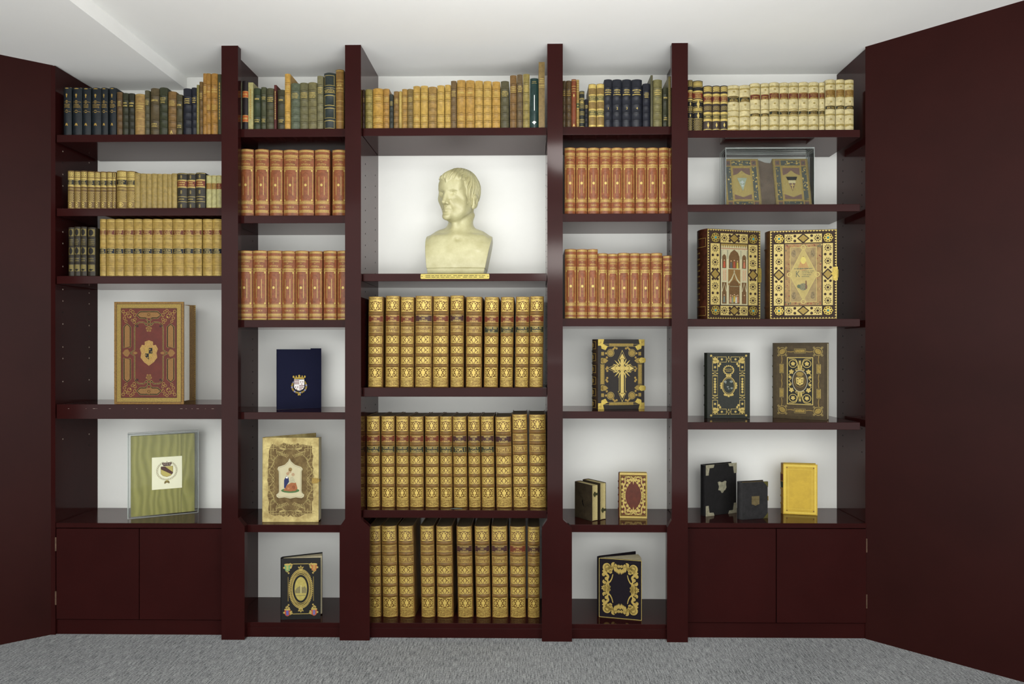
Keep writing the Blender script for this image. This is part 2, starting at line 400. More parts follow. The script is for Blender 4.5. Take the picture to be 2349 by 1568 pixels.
# ------------------------------------------------------------------ books standing with their spines out
RN = random.Random(11)
ORD = 'first second third fourth fifth sixth seventh eighth ninth tenth eleventh twelfth thirteenth'.split()
NAVYG = (27, 33, 36)
def book(x, z, w, h, d, y, col, st, label, group, lean=0.0, rough=.42, board=None):
    """one book: cover (spine, boards, tooling), page block, labels; origin at the foot of its spine"""
    t = thing('book', label, 'book', (x, y, z), (0, lean, 0), group)
    lm = leather(col, rough); dk = mat(tuple(int(c*.45) for c in col), .6, 0, .2, 90, name='dark_leather')
    bm_ = leather(board) if board else lm
    b = .23*w if w < .05 else .0125
    if st.get('flat'): b = .001
    bands = st.get('bands', []); bh = st.get('bh', .0035); ba = st.get('ba', .0016)
    def bump(v):
        q = 0
        for c in bands:
            e = abs(v-c)*h/bh
            if e < 1: q = max(q, ba*(1-e*e))
        cap = min(v, 1-v)*h
        if cap < .003: q -= (.003-cap)*.35
        return q
    def S(u, v, l=0): return (u*w/2, b*u*u-bump(v)*(1-.3*u*u)-l*.00028, v*h)
    vs = [0, .0015/h, .004/h]
    for c in sorted(bands): vs += [c+k*bh/h for k in (-1, -.6, 0, .6, 1)]
    vs += [1-.004/h, 1-.0015/h, 1]; vs = sorted(set(vs))
    mb = MB(); nu = 8; sv = [(i/nu*2-1, v) for v in vs for i in range(nu+1)]
    mb.add([S(u, v) for u, v in sv], [(j*(nu+1)+i, j*(nu+1)+i+1, (j+1)*(nu+1)+i+1, (j+1)*(nu+1)+i) for j in range(len(vs)-1) for i in range(nu)], lm, True)
    for v, fl in ((1, False), (0, True)):   # head and tail caps close onto the boards
        cap = [S(i/nu*2-1, v) for i in range(nu+1)]+[(w/2, b+.002, v*h), (-w/2, b+.002, v*h)]
        mb.add(cap, [tuple(range(nu+3))[::-1] if fl else tuple(range(nu+3))], lm)
    tb = min(.0028, w*.14)
    mb.box(-w/2, -w/2+tb, b, d, 0, h, bm_); mb.box(w/2-tb, w/2, b, d, 0, h, bm_)
    P = Paint(mb, S); P.brk = .25
    tm = st.get('gold', GOLD)
    for c in bands:
        if st.get('dl', 1):
            for k in (-1.25, 1.25): P.rect(-.98, c+k*bh/h-.0006/h, .98, c+k*bh/h+.0006/h, dk, 1, 5)
        if st.get('gl'):
            for k in (-1.5, 1.5): P.rect(-.98, c+k*bh/h-.0005/h, .98, c+k*bh/h+.0005/h, tm, 2, 5)
    for v in st.get('lines', []): P.rect(-.98, v-.0007/h, .98, v+.0007/h, tm, 1, 5)
    for v0, v1 in st.get('strips', []): P.rect(-.98, v0, .98, v1, tm, 1, 6)
    for v0, v1, n in st.get('t', []):
        for i in range(n):
            vv = v1-(v1-v0)*(i+.5)/n; q = RN.uniform(.55, .86)
            P.dashes(-q, q, vv, (v1-v0)/n*.5, tm, 2, RN)
    for v0, v1, s in st.get('tx', []):
        n = len(s)
        for i, q in enumerate(s):
            hv = (v1-v0)/n; c = v1-hv*(i+.5); ww = min(st.get('txw', .86), glyphs(q)[2]*hv*.72*h/w*1.0)
            P.text(q, -ww, c-hv*.36, ww, c+hv*.36, tm, 2)
    for fn in st.get('fn', []): fn(P, w, h, tm, dk)
    mb.build('cover', t)
    pb = MB(); pb.box(-w/2+tb, w/2-tb, b+.0021, d-.004, .003, h-.003, st.get('paper', PAPERD)); pb.build('page_block', t)
    for lb in st.get('lab', []):
        v0, v1, lc, tx = lb[:4]
        m2 = MB(); Q = Paint(m2, lambda u, v, l=0: S(u, v, l+1)); Q.brk = .25; lmat = mat(lc, .42, 0, .22, 200, name='label_leather')
        Q.rect(-.97, v0, .97, v1, lmat, 0, 7)
        e = .0007/h
        for v in (v0+2.2*e, v1-2.2*e): Q.rect(-.93, v-e, .93, v+e, tm, 1, 6)
        if isinstance(tx, int):
            for i in range(tx):
                vv = v1-(v1-v0)*(i+1)/(tx+1); q = RN.uniform(.5, .8); Q.dashes(-q, q, vv, (v1-v0)/(tx+1)*.5, tm, 1, RN)
        else:
            hv = (v1-v0)*.9/len(tx)
            for i, q in enumerate(tx):
                c = v1-(v1-v0)*.05-hv*(i+.5); ww = min(.74, glyphs(q)[2]*hv*.62*h/w)
                Q.text(q, -ww, c-hv*.31, ww, c+hv*.31, tm, 1)
        m2.build('title_label', t)
    return t

# --- tooled ornaments
def zig(P, v, hv, w, h, m, l=2):
    n = max(4, int(w/.0045)); P.stroke([(-.95+1.9*i/(2*n), v+(hv*.5 if i % 2 else -hv*.5)) for i in range(2*n+1)], .0011/h, m, l)
def chain(v0, v1):
    def f(P, w, h, m, dk):
        e = .0006/h
        for v in (v0, v1): P.rect(-.97, v-e, .97, v+e, m, 1, 6)
        P.rect(-.97, v0+(v1-v0)*.2, .97, v0+(v1-v0)*.2+e, m, 1, 6)
        n = max(4, int(w/.0042)); vm = (v0+v1)/2+.1*(v1-v0)
        for i in range(n): P.disc(-.9+1.8*(i+.5)/n, vm, .7/n, m, 1, (v1-v0)*.28, 6)
    return f
def corr_panel(v0, v1, vf):
    def f(P, w, h, m, dk):
        e = .0006/h; ex = .0007/(w/2)
        P.frame(-.86, v0, .86, v1, 2*e, m, 1, 5, 2*ex)
        for u in (-.78, .78):
            for v in (v0+.018, v1-.018): P.rect(u-.09, v-.012, u+.09, v+.012, m, 1)
        for u in (-.36, .36): P.rect(u-ex, v0+.09*(v1-v0)/.48+.0, u+ex, v1-.11*(v1-v0)/.48, m, 1)
        r = .0052
        for i in range(6):
            a = i*math.pi/3+math.pi/2; P.disc(.62*r*math.cos(a)/(w/2), vf+.62*r*1.15*math.sin(a)/h, .42*r/(w/2), m, 2, .46*r/h, 7)
        P.disc(0, vf, .5*r/(w/2), m, 2, .5*r/h, 8)
        for s_ in (1, -1):   # lobed ends of the inner panel, blind
            P.stroke([(.36*math.cos(a*math.pi/8), (v1-.09 if s_ > 0 else v0+.07)+s_*.035*math.sin(a*math.pi/8)) for a in range(9)], .0006/h, dk, 1)
    return f
def corr(vol, low=True, top=('CORRESPONDANCE', 'DE', 'NAPOLÉON Ier')):
    st = {'fn': [chain(.965, .988), chain(.875, .918), chain(.705, .745), corr_panel(.225, .70, .465), chain(.185, .215), chain(.055, .09)],
          'tx': [(.118, .150, [vol])], 'txw': .5, 'gold': GOLD}
    if low: st['fn'].append(chain(.004, .022))
    def title(P, w, h, m, dk):
        P.text(top[0], -.72, .832, .72, .858, m, 2); P.text(top[1], -.1, .812, .1, .822, m, 2); P.text(top[2], -.62, .765, .62, .795, m, 2)
    st['fn'].append(title); return st
def enc_flower(v0, v1, rich=True):
    def f(P, w, h, m, dk):
        vc = (v0+v1)/2; hh = (v1-v0)/2; rx, ry = .0105/(w/2)*.8, .0105/h*.8
        k = min(1.0, hh*h/.019); e = .0008/h; ex = .0010/(w/2)
        P.frame(-.84, v0, .84, v1, 2*e, m, 1, 6, 2*ex)
        P.cx, P.cy, P.sym = 0, vc, 'xy'
        a, b = .80, hh-2*e      # gilt spandrels leave a dark oval
        n = 6; arc = [(a*(.28+.66*math.cos(t*math.pi/2/n))*1.0, b*(.30+.62*math.sin(t*math.pi/2/n))) for t in range(n+1)]
        for i in range(n):
            (xa, ya), (xb, yb) = arc[i], arc[i+1]
            P.add([(xa, vc+ya), (a, vc+b*(i/n)) if i < n/2 else (a*(1-(i-n/2)/(n/2)*.7), vc+b), (a, vc+b*((i+1)/n)) if i < n/2-.5 else (a*(1-(i+1-n/2)/(n/2)*.7), vc+b), (xb, vc+yb)][::-1], m, 1)
        for (du, dv, r) in ((.56, .16, .10), (.34, .42, .10), (.62, .45, .07), (.22, .70, .08), (.44, .05, .06), (.70, .02, .05)):
            P.disc(du, vc+dv*hh, r, m, 2, r*w/2/h, 7)
        P.leaf(.16, vc+.12*hh, .5, .22, .12*w/h, m, 2) if False else None
        P.sym = ''
        P.flower(0, vc+.05*hh, .30*k, m, 2, 6, w/2/h, None)
        P.disc(0, vc-.42*hh, .12*k, m, 2, .2*k*w/2/h, 8); P.disc(0, vc+.52*hh, .12*k, m, 2, .13*k*w/2/h, 8)
        for s_ in (-1, 1): P.stroke([(0, vc-.35*hh), (s_*.18, vc-.5*hh), (s_*.3, vc-.3*hh)], .0011/h, m, 2)
    return f
def enc_strip(v0, v1):
    def f(P, w, h, m, dk):
        rows = max(2, int((v1-v0)*h/.0058)); rn = random.Random(int(v0*1000)+7)
        for j in range(rows):
            v = v0+(v1-v0)*(j+.5)/rows; n = max(4, int(w/.0062))
            for i in range(n):
                u = -.86+1.72*(i+.5+(.25 if j % 2 else -.25)*.6)/n; r = rn.uniform(.36, .56)*1.72/n
                P.disc(u, v+rn.uniform(-.1, .1)*(v1-v0)/rows, r, m, 1, r*w/2/h*rn.uniform(.7, 1.1), 7)
                P.disc(u+rn.uniform(-.3, .3)*r, v, r*.38, dk, 2, r*.34*w/2/h, 6)
        e = .0008/h; P.rect(-.86, v1, .86, v1+2*e, m, 1, 6); P.rect(-.86, v0-e, .86, v0+e, m, 1, 6)
    return f
def enc(l1, c1, l2, c2):
    st = {'bands': [.814, .693, .580, .462, .352, .238], 'bh': .0058, 'ba': .0026, 'gold': mat((200, 174, 94), .38, .25, .2, 400, raw=True, name='bright_gilt'), 'dl': 1,
          'fn': [enc_flower(.838, .955), enc_strip(.958, .99), enc_flower(.482, .562), enc_flower(.372, .442), enc_flower(.258, .332), enc_flower(.102, .218), enc_strip(.012, .092)],
          'lab': [(.715, .792, c1, l1), (.60, .672, c2, l2)]}
    return st
def six_orn(P, w, h, m, dk):
    P.disc(0, .84, .22, m, 1, .028, 8); P.disc(0, .80, .14, m, 1, .016, 6)
    for vc in (.70, .50): P.ring(0, vc, .3, .012, m, 1, .024, 14); P.rect(-.85, vc-.003, -.35, vc+.003, m, 1); P.rect(.35, vc-.003, .85, vc+.003, m, 1)
    P.disc(0, .70, .1, m, 1, .01, 6); P.disc(0, .235, .26, m, 1, .024, 6); P.disc(-.2, .215, .12, m, 1, .018, 5); P.disc(.2, .215, .12, m, 1, .018, 5)
    P.disc(0, .975, .5, m, 1, .010, 8)
    P.rect(.74, .0, .98, 1, mat((150, 148, 118), .5, 0, .2, 200, name='vellum_edge'), 1)
def rings8(*vs):
    def f(P, w, h, m, dk):
        for v in vs:
            for s_ in (-.022, .022): P.ring(0, v+s_, .17, .010, m, 1, .020, 10)
    return f
def vert_text(P, w, h, m, dk):
    v = .86
    while v > .25:
        q = RN.uniform(.02, .05); P.rect(-.28, v-q, .28, v, m, 1); v -= q+.012
def diaper(v0, v1):
    def f(P, w, h, m, dk):
        n = max(4, int(w/.0045)); rows = max(4, int((v1-v0)*h/.0045))
        for j in range(rows):
            for i in range(n):
                u = -.9+1.8*(i+(.5 if j % 2 else .0)+.25)/n
                if abs(u) < .93: P.disc(u, v0+(v1-v0)*(j+.5)/rows, .62/n, m, 1, .36*(v1-v0)/rows, 4)
    return f
def top_rosettes(v0, v1, n=4):
    def f(P, w, h, m, dk):
        k = max(2, round(w/.006))
        P.rect(-.92, v0, .92, v1, m, 1, 6)
        for i in range(k): u = -.9+1.8*(i+.5)/k; P.ring(u, (v0+v1)/2, .55/k, .1/k, dk, 2, (v1-v0)*.3, 8)
    return f
def gem(v, r=.24):
    def f(P, w, h, m, dk):
        P.disc(0, v, r, m, 1, r*w/2/h*1.5, 8); P.disc(0, v+r*w/h*.9, r*.5, m, 1, r*w/2/h*.6, 6); P.disc(0, v-r*w/h*.9, r*.5, m, 1, r*w/2/h*.7, 6)
    return f
def crescent(P, w, h, m, dk):
    P.ring(0, .105, .52, .02, m, 1, .055, 16); P.flower(0, .105, .34, m, 2, 5, w/2/h)
def oval_pan(*vs):
    def f(P, w, h, m, dk):
        for v0, v1 in vs:
            P.rect(-.9, v0, .9, v1, m, 1, 6); P.disc(0, (v0+v1)/2, .62, dk, 2, (v1-v0)*.45, 14)
    return f
def maple(P, w, h, m, dk):
    wm = mat((225, 228, 222), .5, 0, .05, 80)
    for a in (-.9, -.45, 0, .45, .9): P.leaf(0, .075, math.pi/2+a, .5, .05, wm, 1) if False else P.poly([(0, .07), (math.sin(a)*.55-.12, .105+.045*math.cos(a)), (math.sin(a)*.62, .075+.062*math.cos(a)), (math.sin(a)*.55+.12, .105+.045*math.cos(a))], wm, 1)
    P.dashes(-.5, .5, .93, .010, GOLD); P.dashes(-.6, .6, .90, .008, GOLD)
    P.rect(-.05, .35, .1, .66, wm, 1)
def speck(P, w, h, m, dk):
    for i in range(26): u, v = RN.uniform(-.85, .85), RN.uniform(.03, .97); P.disc(u, v, .09, m, 1, .09*w/2/h, 5)
def lattice(P, w, h, m, dk):
    for j in range(44):
        for i in range(2): P.disc(-.35+.7*i+(.25 if j % 2 else -.1), .02+.96*j/44, .2, m, 1, .007, 4)

B5 = [.82, .64, .47, .31, .15]; B2 = [.825, .645, .305, .125]
def b5(n=4, **k): return dict({'bands': B5, 't': [(.665, .795, n)], 'bh': .0026, 'ba': .0012}, **k)
def b2(n=2, n2=2, **k): return dict({'bands': B2, 't': [(.70, .78, n), (.17, .26, n2)], 'bh': .0026, 'ba': .0012}, **k)
def b4(n=3, **k): return dict({'bands': [.80, .58, .38, .18], 't': [(.62, .76, n)], 'bh': .0026, 'ba': .0012}, **k)
CRM = (226, 200, 138)
def cream(c1, v1, n1, c2, v2, n2, **k):
    return dict({'bands': [], 'lab': [(v1[0], v1[1], c1, n1), (v2[0], v2[1], c2, n2)], 'gold': GOLDD,
      'fn': [cream_orn]}, **k)
def cream_orn(P, w, h, m, dk):
    tn = mat((172, 152, 84), .6, 0, .35, 260, name='toned_vellum')
    for a, b in ((.90, 1.0), (.0, .13), (.655, .69), (.435, .455), (.30, .33)): P.rect(-.98, a, .98, b, tn, 1, 6)
    for v in (.855, .565, .22): P.disc(0, v, .26, tn, 1, .018, 8)
def jd(n): return {'bands': [.835, .70, .505, .37, .19], 'gl': 1, 'dl': 0, 'bh': .003, 'ba': .0012, 'lab': [(.715, .815, (112, 52, 34), ['LA', 'JEUNE', 'FRANÇAISE'] if False else 3), (.385, .49, (24, 28, 36), 2)],
   'strips': [(.955, .965), (.0, .03)], 'lines': [.05, .07, .35, .60, .62]}
def b1(lb=(26, 28, 26)): return {'bands': [], 'fn': [top_rosettes(.85, .965), diaper(.2, .42), crescent], 'strips': [(.775, .805), (.585, .615)], 'lab': [(.62, .77, lb, 4)], 'lines': [.83, .52, .44, .19, .02]}

ROWS = {}
def row(key, z, ox, oy, sc, items, ypx, col, Y, depth, where, group, leans=None):
    """items: (x0, x1, top, colour, style, short description, from the crop at ox, oy, scale sc)"""
    n = len(items)
    for i, it in enumerate(items):
        x0, x1, top, c, st, ds = it[:6]; ex = it[6] if len(it) > 6 else {}
        o = it[7] if len(it) > 7 else (ox, oy, sc)
        xa, xb, yt = o[0]+x0/o[2], o[0]+x1/o[2], o[1]+top/o[2]
        A = PY(xa, 700, Y+.004).x; B = PY(xb, 700, Y+.004).x
        h = PY((xa+xb)/2, yt, Y).z-z; w = max(.006, B-A-.0006)
        d = min(.255-max(0, Y-.035), ex.get('d', depth or h*.70))
        if ds.startswith('='): lab = ds[1:]
        else:
            k, side = (i, 'left') if i < (n+1)//2 else (n-1-i, 'right')
            pos = ORD[k]+' from' if k else 'outermost at'
            lab = '%s, %s %s, %s' % (ds, pos, side, where)
        book((A+B)/2, z+.0004, w, h, d, Y, c, st, lab, group, ex.get('lean', 0) if not leans else leans[i], ex.get('r', .42), ex.get('board'))

Y0 = .040
OLV, DOLV, BRN, TAN, GTAN, DBR = (92, 80, 48), (58, 56, 36), (100, 72, 42), (158, 116, 58), (186, 132, 56), (66, 46, 28)
# ---- leftmost bay, top shelf
dk6 = {'bands': [], 'fn': [six_orn], 't': [(.57, .66, 3)], 'gold': GOLDD, 'flat': 0}
A1 = [(a, b, t, NAVYG, dk6, 'dark navy gilt-stamped book') for a, b, t in ((240, 338, 318), (348, 464, 322), (472, 575, 325), (583, 698, 325), (703, 786, 325), (800, 886, 323))]
A1 += [(897, 963, 378, (112, 82, 48), b5(4), 'brown ribbed book'), (968, 1037, 390, DOLV, b5(2), 'dark olive ribbed book'), (1042, 1110, 393, (54, 50, 34), b5(2), 'dark olive ribbed book'),
  (1113, 1235, 400, (176, 134, 74), {'bands': [], 'lines': [.97, .77, .59, .40, .22], 't': [(.62, .73, 2)]}, 'wide pale tan smooth book'),
  (1240, 1297, 358, (92, 82, 54), b5(4), 'thin grey-olive book'), (1306, 1410, 330, (98, 80, 50), b2(1, 2), 'wide olive-brown book'), (1415, 1512, 322, (62, 62, 38), b5(4), 'dark green-olive ribbed book'),
  (1522, 1620, 370, (140, 102, 54), b5(4, fn=[gem(.04, .3)]), 'tan ribbed book'), (1627, 1697, 408, (88, 76, 48), b2(1, 2), 'short olive-brown book'),
  (1707, 1808, 333, (34, 34, 42), b5(3), 'blue-black book lettered in gold'), (1813, 1875, 323, (30, 30, 38), b5(3), 'blue-black book lettered in gold'),
  (1878, 1907, 290, (134, 118, 60), {'fn': [vert_text], 'gold': GOLDD}, 'very thin yellow-olive book'), (1910, 1952, 252, (118, 86, 44), b5(4), 'thin brown book'),
  (1955, 1998, 150, (178, 124, 54), b5(5), 'tall thin orange-tan book'), (1993, 2046, 150, (180, 126, 54), b4(2, t=[(.68, .72, 1), (.40, .49, 4)]), 'tall orange-tan book'),
  (2050, 2130, 150, (184, 128, 56), b4(2, t=[(.68, .76, 2), (.40, .49, 4)]), 'tall wide orange-tan book'), (2133, 2185, 160, (74, 70, 42), {'fn': [vert_text], 'gold': GOLDD}, 'tall thin olive book')]
row('A1', SH['A1'], 100, 140, 5.339, A1, 0, 1, Y0, None, 'top shelf, far left bay', 'books on the top shelf of the far left bay')
# ---- second bay, top shelf
A2 = [(130, 182, 355, (110, 104, 76), b2(1, 1), 'thin grey-green book'), (188, 292, 330, (44, 34, 34), {'lab': [(.655, .79, (196, 100, 50), 1), (.16, .30, (196, 100, 50), 1)]}, 'black book with two orange labels'),
  (295, 377, 360, (190, 172, 108), {'flat': 1, 'fn': [vert_text], 'gold': GOLDD}, 'flat pale cream book'), (380, 495, 455, (58, 66, 42), b2(1, 2), 'dark green book'),
  (507, 590, 437, (82, 80, 52), b2(2, 3), 'narrow olive book'), (597, 720, 455, (88, 82, 54), b5(3), 'wide grey-olive ribbed book'), (730, 770, 402, (92, 36, 30), {'flat': 1, 'fn': [vert_text]}, 'thin dark red book'),
  (780, 905, 480, (72, 66, 44), b2(1, 2), 'dark olive book'), (905, 998, 212, (216, 160, 70), b2(2, 3), 'tall golden-tan book'), (1003, 1155, 370, (104, 106, 78), b5(4), 'grey-green ribbed book'),
  (1158, 1293, 362, (118, 108, 70), b5(4), 'olive ribbed book'), (1297, 1440, 355, (130, 116, 72), b5(4), 'pale olive ribbed book'), (1450, 1550, 247, (134, 122, 82), b5(4), 'tall khaki ribbed book'),
  (1557, 1754, 195, (50, 56, 50), {'bands': [.755, .625, .40, .18], 'gl': 1, 'dl': 0, 'tx': [(.635, .74, ['MASSON', 'NAPOLÉON'] if False else ['NAPOLÉON'])], 'fn': [lambda P, w, h, m, dk: [P.frame(-.84, a, .84, b, .006, m, 1, 5, .05) for a, b in ((.775, .955), (.425, .60), (.2, .375), (.02, .155))]]}, 'wide green-black book with gilt panels'),
  (1762, 1895, 140, (150, 106, 48), {'lines': [.975, .82, .77, .64, .475, .305, .135], 't': [(.66, .76, 2), (.38, .40, 1)]}, 'tallest brown-gold book')]
row('A2', SH['A2'], 530, 140, 7.3406, A2, 0, 2, Y0, None, 'top shelf, second bay', 'books on the top shelf of the second bay')
# ---- middle bay, top shelf
A3 = [(147, 222, 620, (62, 42, 24), b5(3, gold=GOLDD), 'dark brown book'), (230, 365, 615, (166, 142, 74), b5(4), 'olive-yellow ribbed book'), (372, 565, 597, (206, 152, 66), b2(2, 2), 'widest golden-tan book'),
  (572, 685, 605, (184, 132, 62), b5(4), 'tan ribbed book'), (690, 762, 710, (62, 62, 52), b5(3), 'small dark green-grey book'), (770, 865, 653, (150, 110, 58), b5(5), 'brown ribbed book'),
  (870, 925, 653, (196, 160, 80), {'fn': [vert_text]}, 'thin yellow book'), (925, 1025, 610, (186, 138, 66), b5(4), 'tan ribbed book'), (1030, 1135, 608, (142, 112, 62), b5(4), 'olive-tan ribbed book'),
  (1138, 1268, 553, (206, 158, 74), b2(1, 1), 'golden book'), (1278, 1415, 547, (210, 164, 78), b2(1, 2), 'golden book'), (1425, 1580, 565, (176, 134, 70), b5(4), 'tan ribbed book'), (1590, 1727, 540, (210, 164, 78), b2(2, 2), 'golden book'),
  (1738, 1848, 530, (208, 162, 76), b2(1, 2), 'golden book')]
o2 = (1020, 130, 8.2536)
A3 += [(118, 224, 455, (128, 98, 60), b5(4), 'brown ribbed book', {}, o2), (232, 392, 440, (198, 148, 70), b2(1, 2), 'golden-tan book', {}, o2), (400, 565, 445, (198, 148, 70), b2(1, 2), 'golden-tan book', {}, o2),
  (573, 724, 453, (208, 160, 78), b5(4), 'golden ribbed book', {}, o2), (733, 887, 460, (210, 162, 78), b5(4), 'golden ribbed book', {}, o2), (897, 1052, 468, (204, 152, 70), b5(4), 'golden ribbed book', {}, o2),
  (1063, 1217, 458, (100, 90, 60), b5(4), 'dark olive ribbed book', {}, o2), (1237, 1362, 350, (138, 100, 54), b5(4), 'tall brown ribbed book', {}, o2), (1368, 1480, 335, (116, 92, 60), b5(4), 'tall dull-brown ribbed book', {}, o2),
  (1485, 1610, 325, (160, 136, 72), b5(5), 'tall olive-gold ribbed book', {}, o2), (1617, 1776, 405, (42, 62, 54), {'fn': [maple]}, 'glossy dark green book with white leaf', {'r': .16}, o2),
  (1779, 1896, 100, (150, 118, 66), {'flat': 1, 'lines': [.69, .62], 't': [(.70, .76, 2), (.63, .66, 1)]}, 'tallest gold-brown book', {}, o2)]
row('A3', SH['A3'], 810, 130, 8.252, A3, 0, 3, Y0, None, 'top shelf above the bust', 'books on the shelf above the bust')
# ---- fourth bay, top shelf
gg = {'lines': [.965, .93, .80, .77, .70, .66, .62, .58, .54, .43, .39, .35, .22, .18, .14, .03], 't': [(.66, .75, 2)]}
gl_ = {'strips': [(.90, .985), (.735, .76), (.585, .61), (.40, .43), (.245, .275), (.01, .06)], 'lab': [(.615, .73, (92, 92, 62), 2), (.28, .395, (92, 92, 62), 2)]}
A4 = [(150, 205, 258, (84, 62, 36), b5(3, fn=[speck], gold=GOLDD), 'speckled dark brown book'), (208, 298, 255, (92, 68, 40), b5(3, fn=[speck], gold=GOLDD), 'speckled brown book'),
  (300, 382, 230, (136, 68, 38), {'lines': [.97, .85, .80, .75], 'fn': [gem(.66, .3), gem(.03, .4)], 'gold': GOLD}, 'red-brown book with gold drop'), (385, 430, 240, (160, 124, 62), {'lines': [.98, .94, .9, .85, .8, .75, .4, .35, .16, .1], 'lab': [(.40, .52, (60, 76, 48), 1)]}, 'narrow tan book with green label'),
  (432, 520, 430, (42, 42, 36), gg, 'black gold-banded book'), (522, 582, 568, (28, 26, 30), b5(3), 'smallest black book'), (590, 718, 310, (150, 116, 60), gl_, 'gold-brown book with green labels, left of a pair'),
  (725, 850, 305, (150, 116, 60), gl_, 'gold-brown book with green labels, right of a pair')]
for i, (a, b) in enumerate(((850, 986), (990, 1149), (1153, 1309), (1312, 1492))):
    A4.append((a, b, 233, (40, 40, 46), b5(3, t=[(.66, .80, 3)], tx=[(.36, .43, [str(i+1)])]), '=large black ribbed book numbered %d, top shelf of fourth bay' % (i+1), {'r': .3}))
A4 += [(1500, 1627, 303, (34, 34, 42), b5(4), 'shorter black book'), (1631, 1668, 165, (92, 84, 54), {'flat': 1}, 'tall thin olive book'), (1678, 1828, 237, (134, 120, 72), b5(3), 'wide khaki ribbed book'),
  (1840, 1925, 370, (64, 62, 40), b2(1, 2), 'short dark olive book'), (1928, 1990, 185, (120, 104, 58), {'flat': 1, 'fn': [lattice], 'gold': GOLDD}, 'tall gold-patterned book')]
row('A4', SH['A4'], 1270, 150, 7.3406, A4, 0, 4, Y0, None, 'top shelf, fourth bay', 'books on the top shelf of the fourth bay')
# ---- far right bay, top shelf
BK = (36, 32, 30)
bg = {'fn': [top_rosettes(.89, .965), top_rosettes(.395, .46), gem(.53, .3), gem(.305, .25), diaper(.01, .235)], 'strips': [(.77, .80), (.60, .63)], 'lab': [(.645, .765, (122, 50, 34), 3)], 'lines': [.98, .875, .58, .48, .37, .25]}
bg3 = {'fn': [top_rosettes(.87, .975), diaper(.455, .55), gem(.13, .26)], 'strips': [(.775, .82), (.60, .64), (.37, .42), (.22, .27), (.0, .045)], 'lab': [(.645, .77, (112, 42, 36), ['', ][:0] or 3), (.28, .36, (82, 76, 46), 1)]}
RED_, GRN_, BRN_ = (104, 42, 32), (38, 42, 32), (128, 94, 44)
A5 = [(155, 252, 288, BK, bg, 'black and gold book with red label, tall'), (258, 460, 300, BK, bg, 'wide black and gold book with red label'), (470, 645, 402, (74, 58, 46), bg3, 'brown book with gold bands and red label'), (650, 802, 402, (70, 54, 42), bg3, 'brown book with gold bands and red label'),
  (808, 952, 400, (58, 46, 38), bg3, 'brown book with gold bands and red label'), (957, 1190, 393, CRM, cream(GRN_, (.635, .765), 3, CRM, (.02, .03), 0), 'wide cream vellum book with one black label'), (1195, 1402, 390, CRM, cream(GRN_, (.635, .745), 3, CRM, (.02, .03), 0), 'cream vellum book with one black label'),
  (1407, 1610, 352, CRM, cream(RED_, (.66, .765), 1, GRN_, (.31, .37), 1), 'cream book with plain red and black labels'), (1619, 1780, 352, CRM, cream(RED_, (.66, .765), 1, GRN_, (.31, .37), 1), 'cream book with plain red and black labels'), (1790, 1985, 335, CRM, cream(RED_, (.665, .785), 4, GRN_, (.335, .415), 2), 'cream book with red and green labels')]
o2 = (1760, 150, 8.7125)
for a, b, t in ((250, 429, 340), (434, 631, 335), (637, 826, 330), (831, 1036, 330), (1040, 1147, 337)): A5.append((a, b, t, CRM, cream(RED_, (.665, .785), 4, GRN_, (.335, .415), 2), 'cream book with red and green labels', {}, o2))
for a, b, t in ((1168, 1370, 280), (1377, 1551, 275), (1556, 1737, 280)): A5.append((a, b, t, CRM, cream(BRN_, (.66, .80), 4, GRN_, (.42, .49), 1), 'taller cream book with brown label', {}, o2))
row('A5', SH['A5'], 1560, 150, 8.7125, A5, 0, 5, Y0, None, 'top shelf, far right bay', 'books on the top shelf of the far right bay')
# ---- leftmost bay, second and third shelves
GB = (126, 92, 46); PT = (178, 146, 78)
B1L = [(a, b, t, GB, b1(), 'small gilt-brown book with black label') for a, b, t in ((480, 632, 222), (637, 790, 232), (794, 950, 228), (955, 1130, 238), (1133, 1275, 248), (1277, 1430, 248), (1437, 1572, 250), (1575, 1663, 255))]
B1L += [(1665, 1912, 222, (150, 116, 58), b1(), 'wider gilt-brown book with black label'), (1918, 2127, 235, (150, 116, 58), b1(), 'wider gilt-brown book with black label')]
o2 = (300, 370, 10.213)
for a, b, t in ((82, 213, 270), (216, 357, 282), (362, 484, 288), (485, 612, 285), (616, 737, 292), (739, 857, 290), (860, 957, 295), (959, 1078, 280)):
    B1L.append((a, b, t, PT, {'lines': [.79, .60, .42, .23], 'gold': GOLDD, 'fn': [speck]}, 'plain mottled tan book', {}, o2))
dkr = {'strips': [(.79, .81), (.585, .605)], 'lines': [.98, .33, .19], 'lab': [(.61, .785, (126, 58, 40), 2)], 'fn': [rings8(.89, .46, .07)], 't': [(.24, .28, 1)]}
for a, b, t in ((1080, 1305, 270), (1312, 1507, 278), (1511, 1735, 260)): B1L.append((a, b, t, (62, 54, 42), dkr, 'dark book with red label and gilt rings', {}, o2))
for a, b, c in ((1768, 1886, (150, 112, 52)), (1889, 2001, (150, 112, 52)), (2004, 2126, (112, 44, 34))): B1L.append((a, b, 325, (196, 180, 114), {'lab': [(.58, .76, c, 2)], 'lines': [.97, .02], 'gold': GOLDD}, 'small cream book with %s label' % ('red' if c[1] < 60 else 'tan'), {}, o2))
row('B1', SH['B1'], 110, 370, 10.677, B1L, 0, 1, Y0, None, 'second shelf, far left bay', 'small books on the second shelf of the far left bay')
dor = {'bands': [.795, .60, .42, .245], 'dl': 1, 'fn': [oval_pan((.815, .96), (.44, .585), (.10, .235))], 't': [(.62, .76, 4), (.29, .38, 2)], 'gold': mat((132, 118, 66), .45, .2, .3, 300, name='dull_gilt'), 'bh': .003}
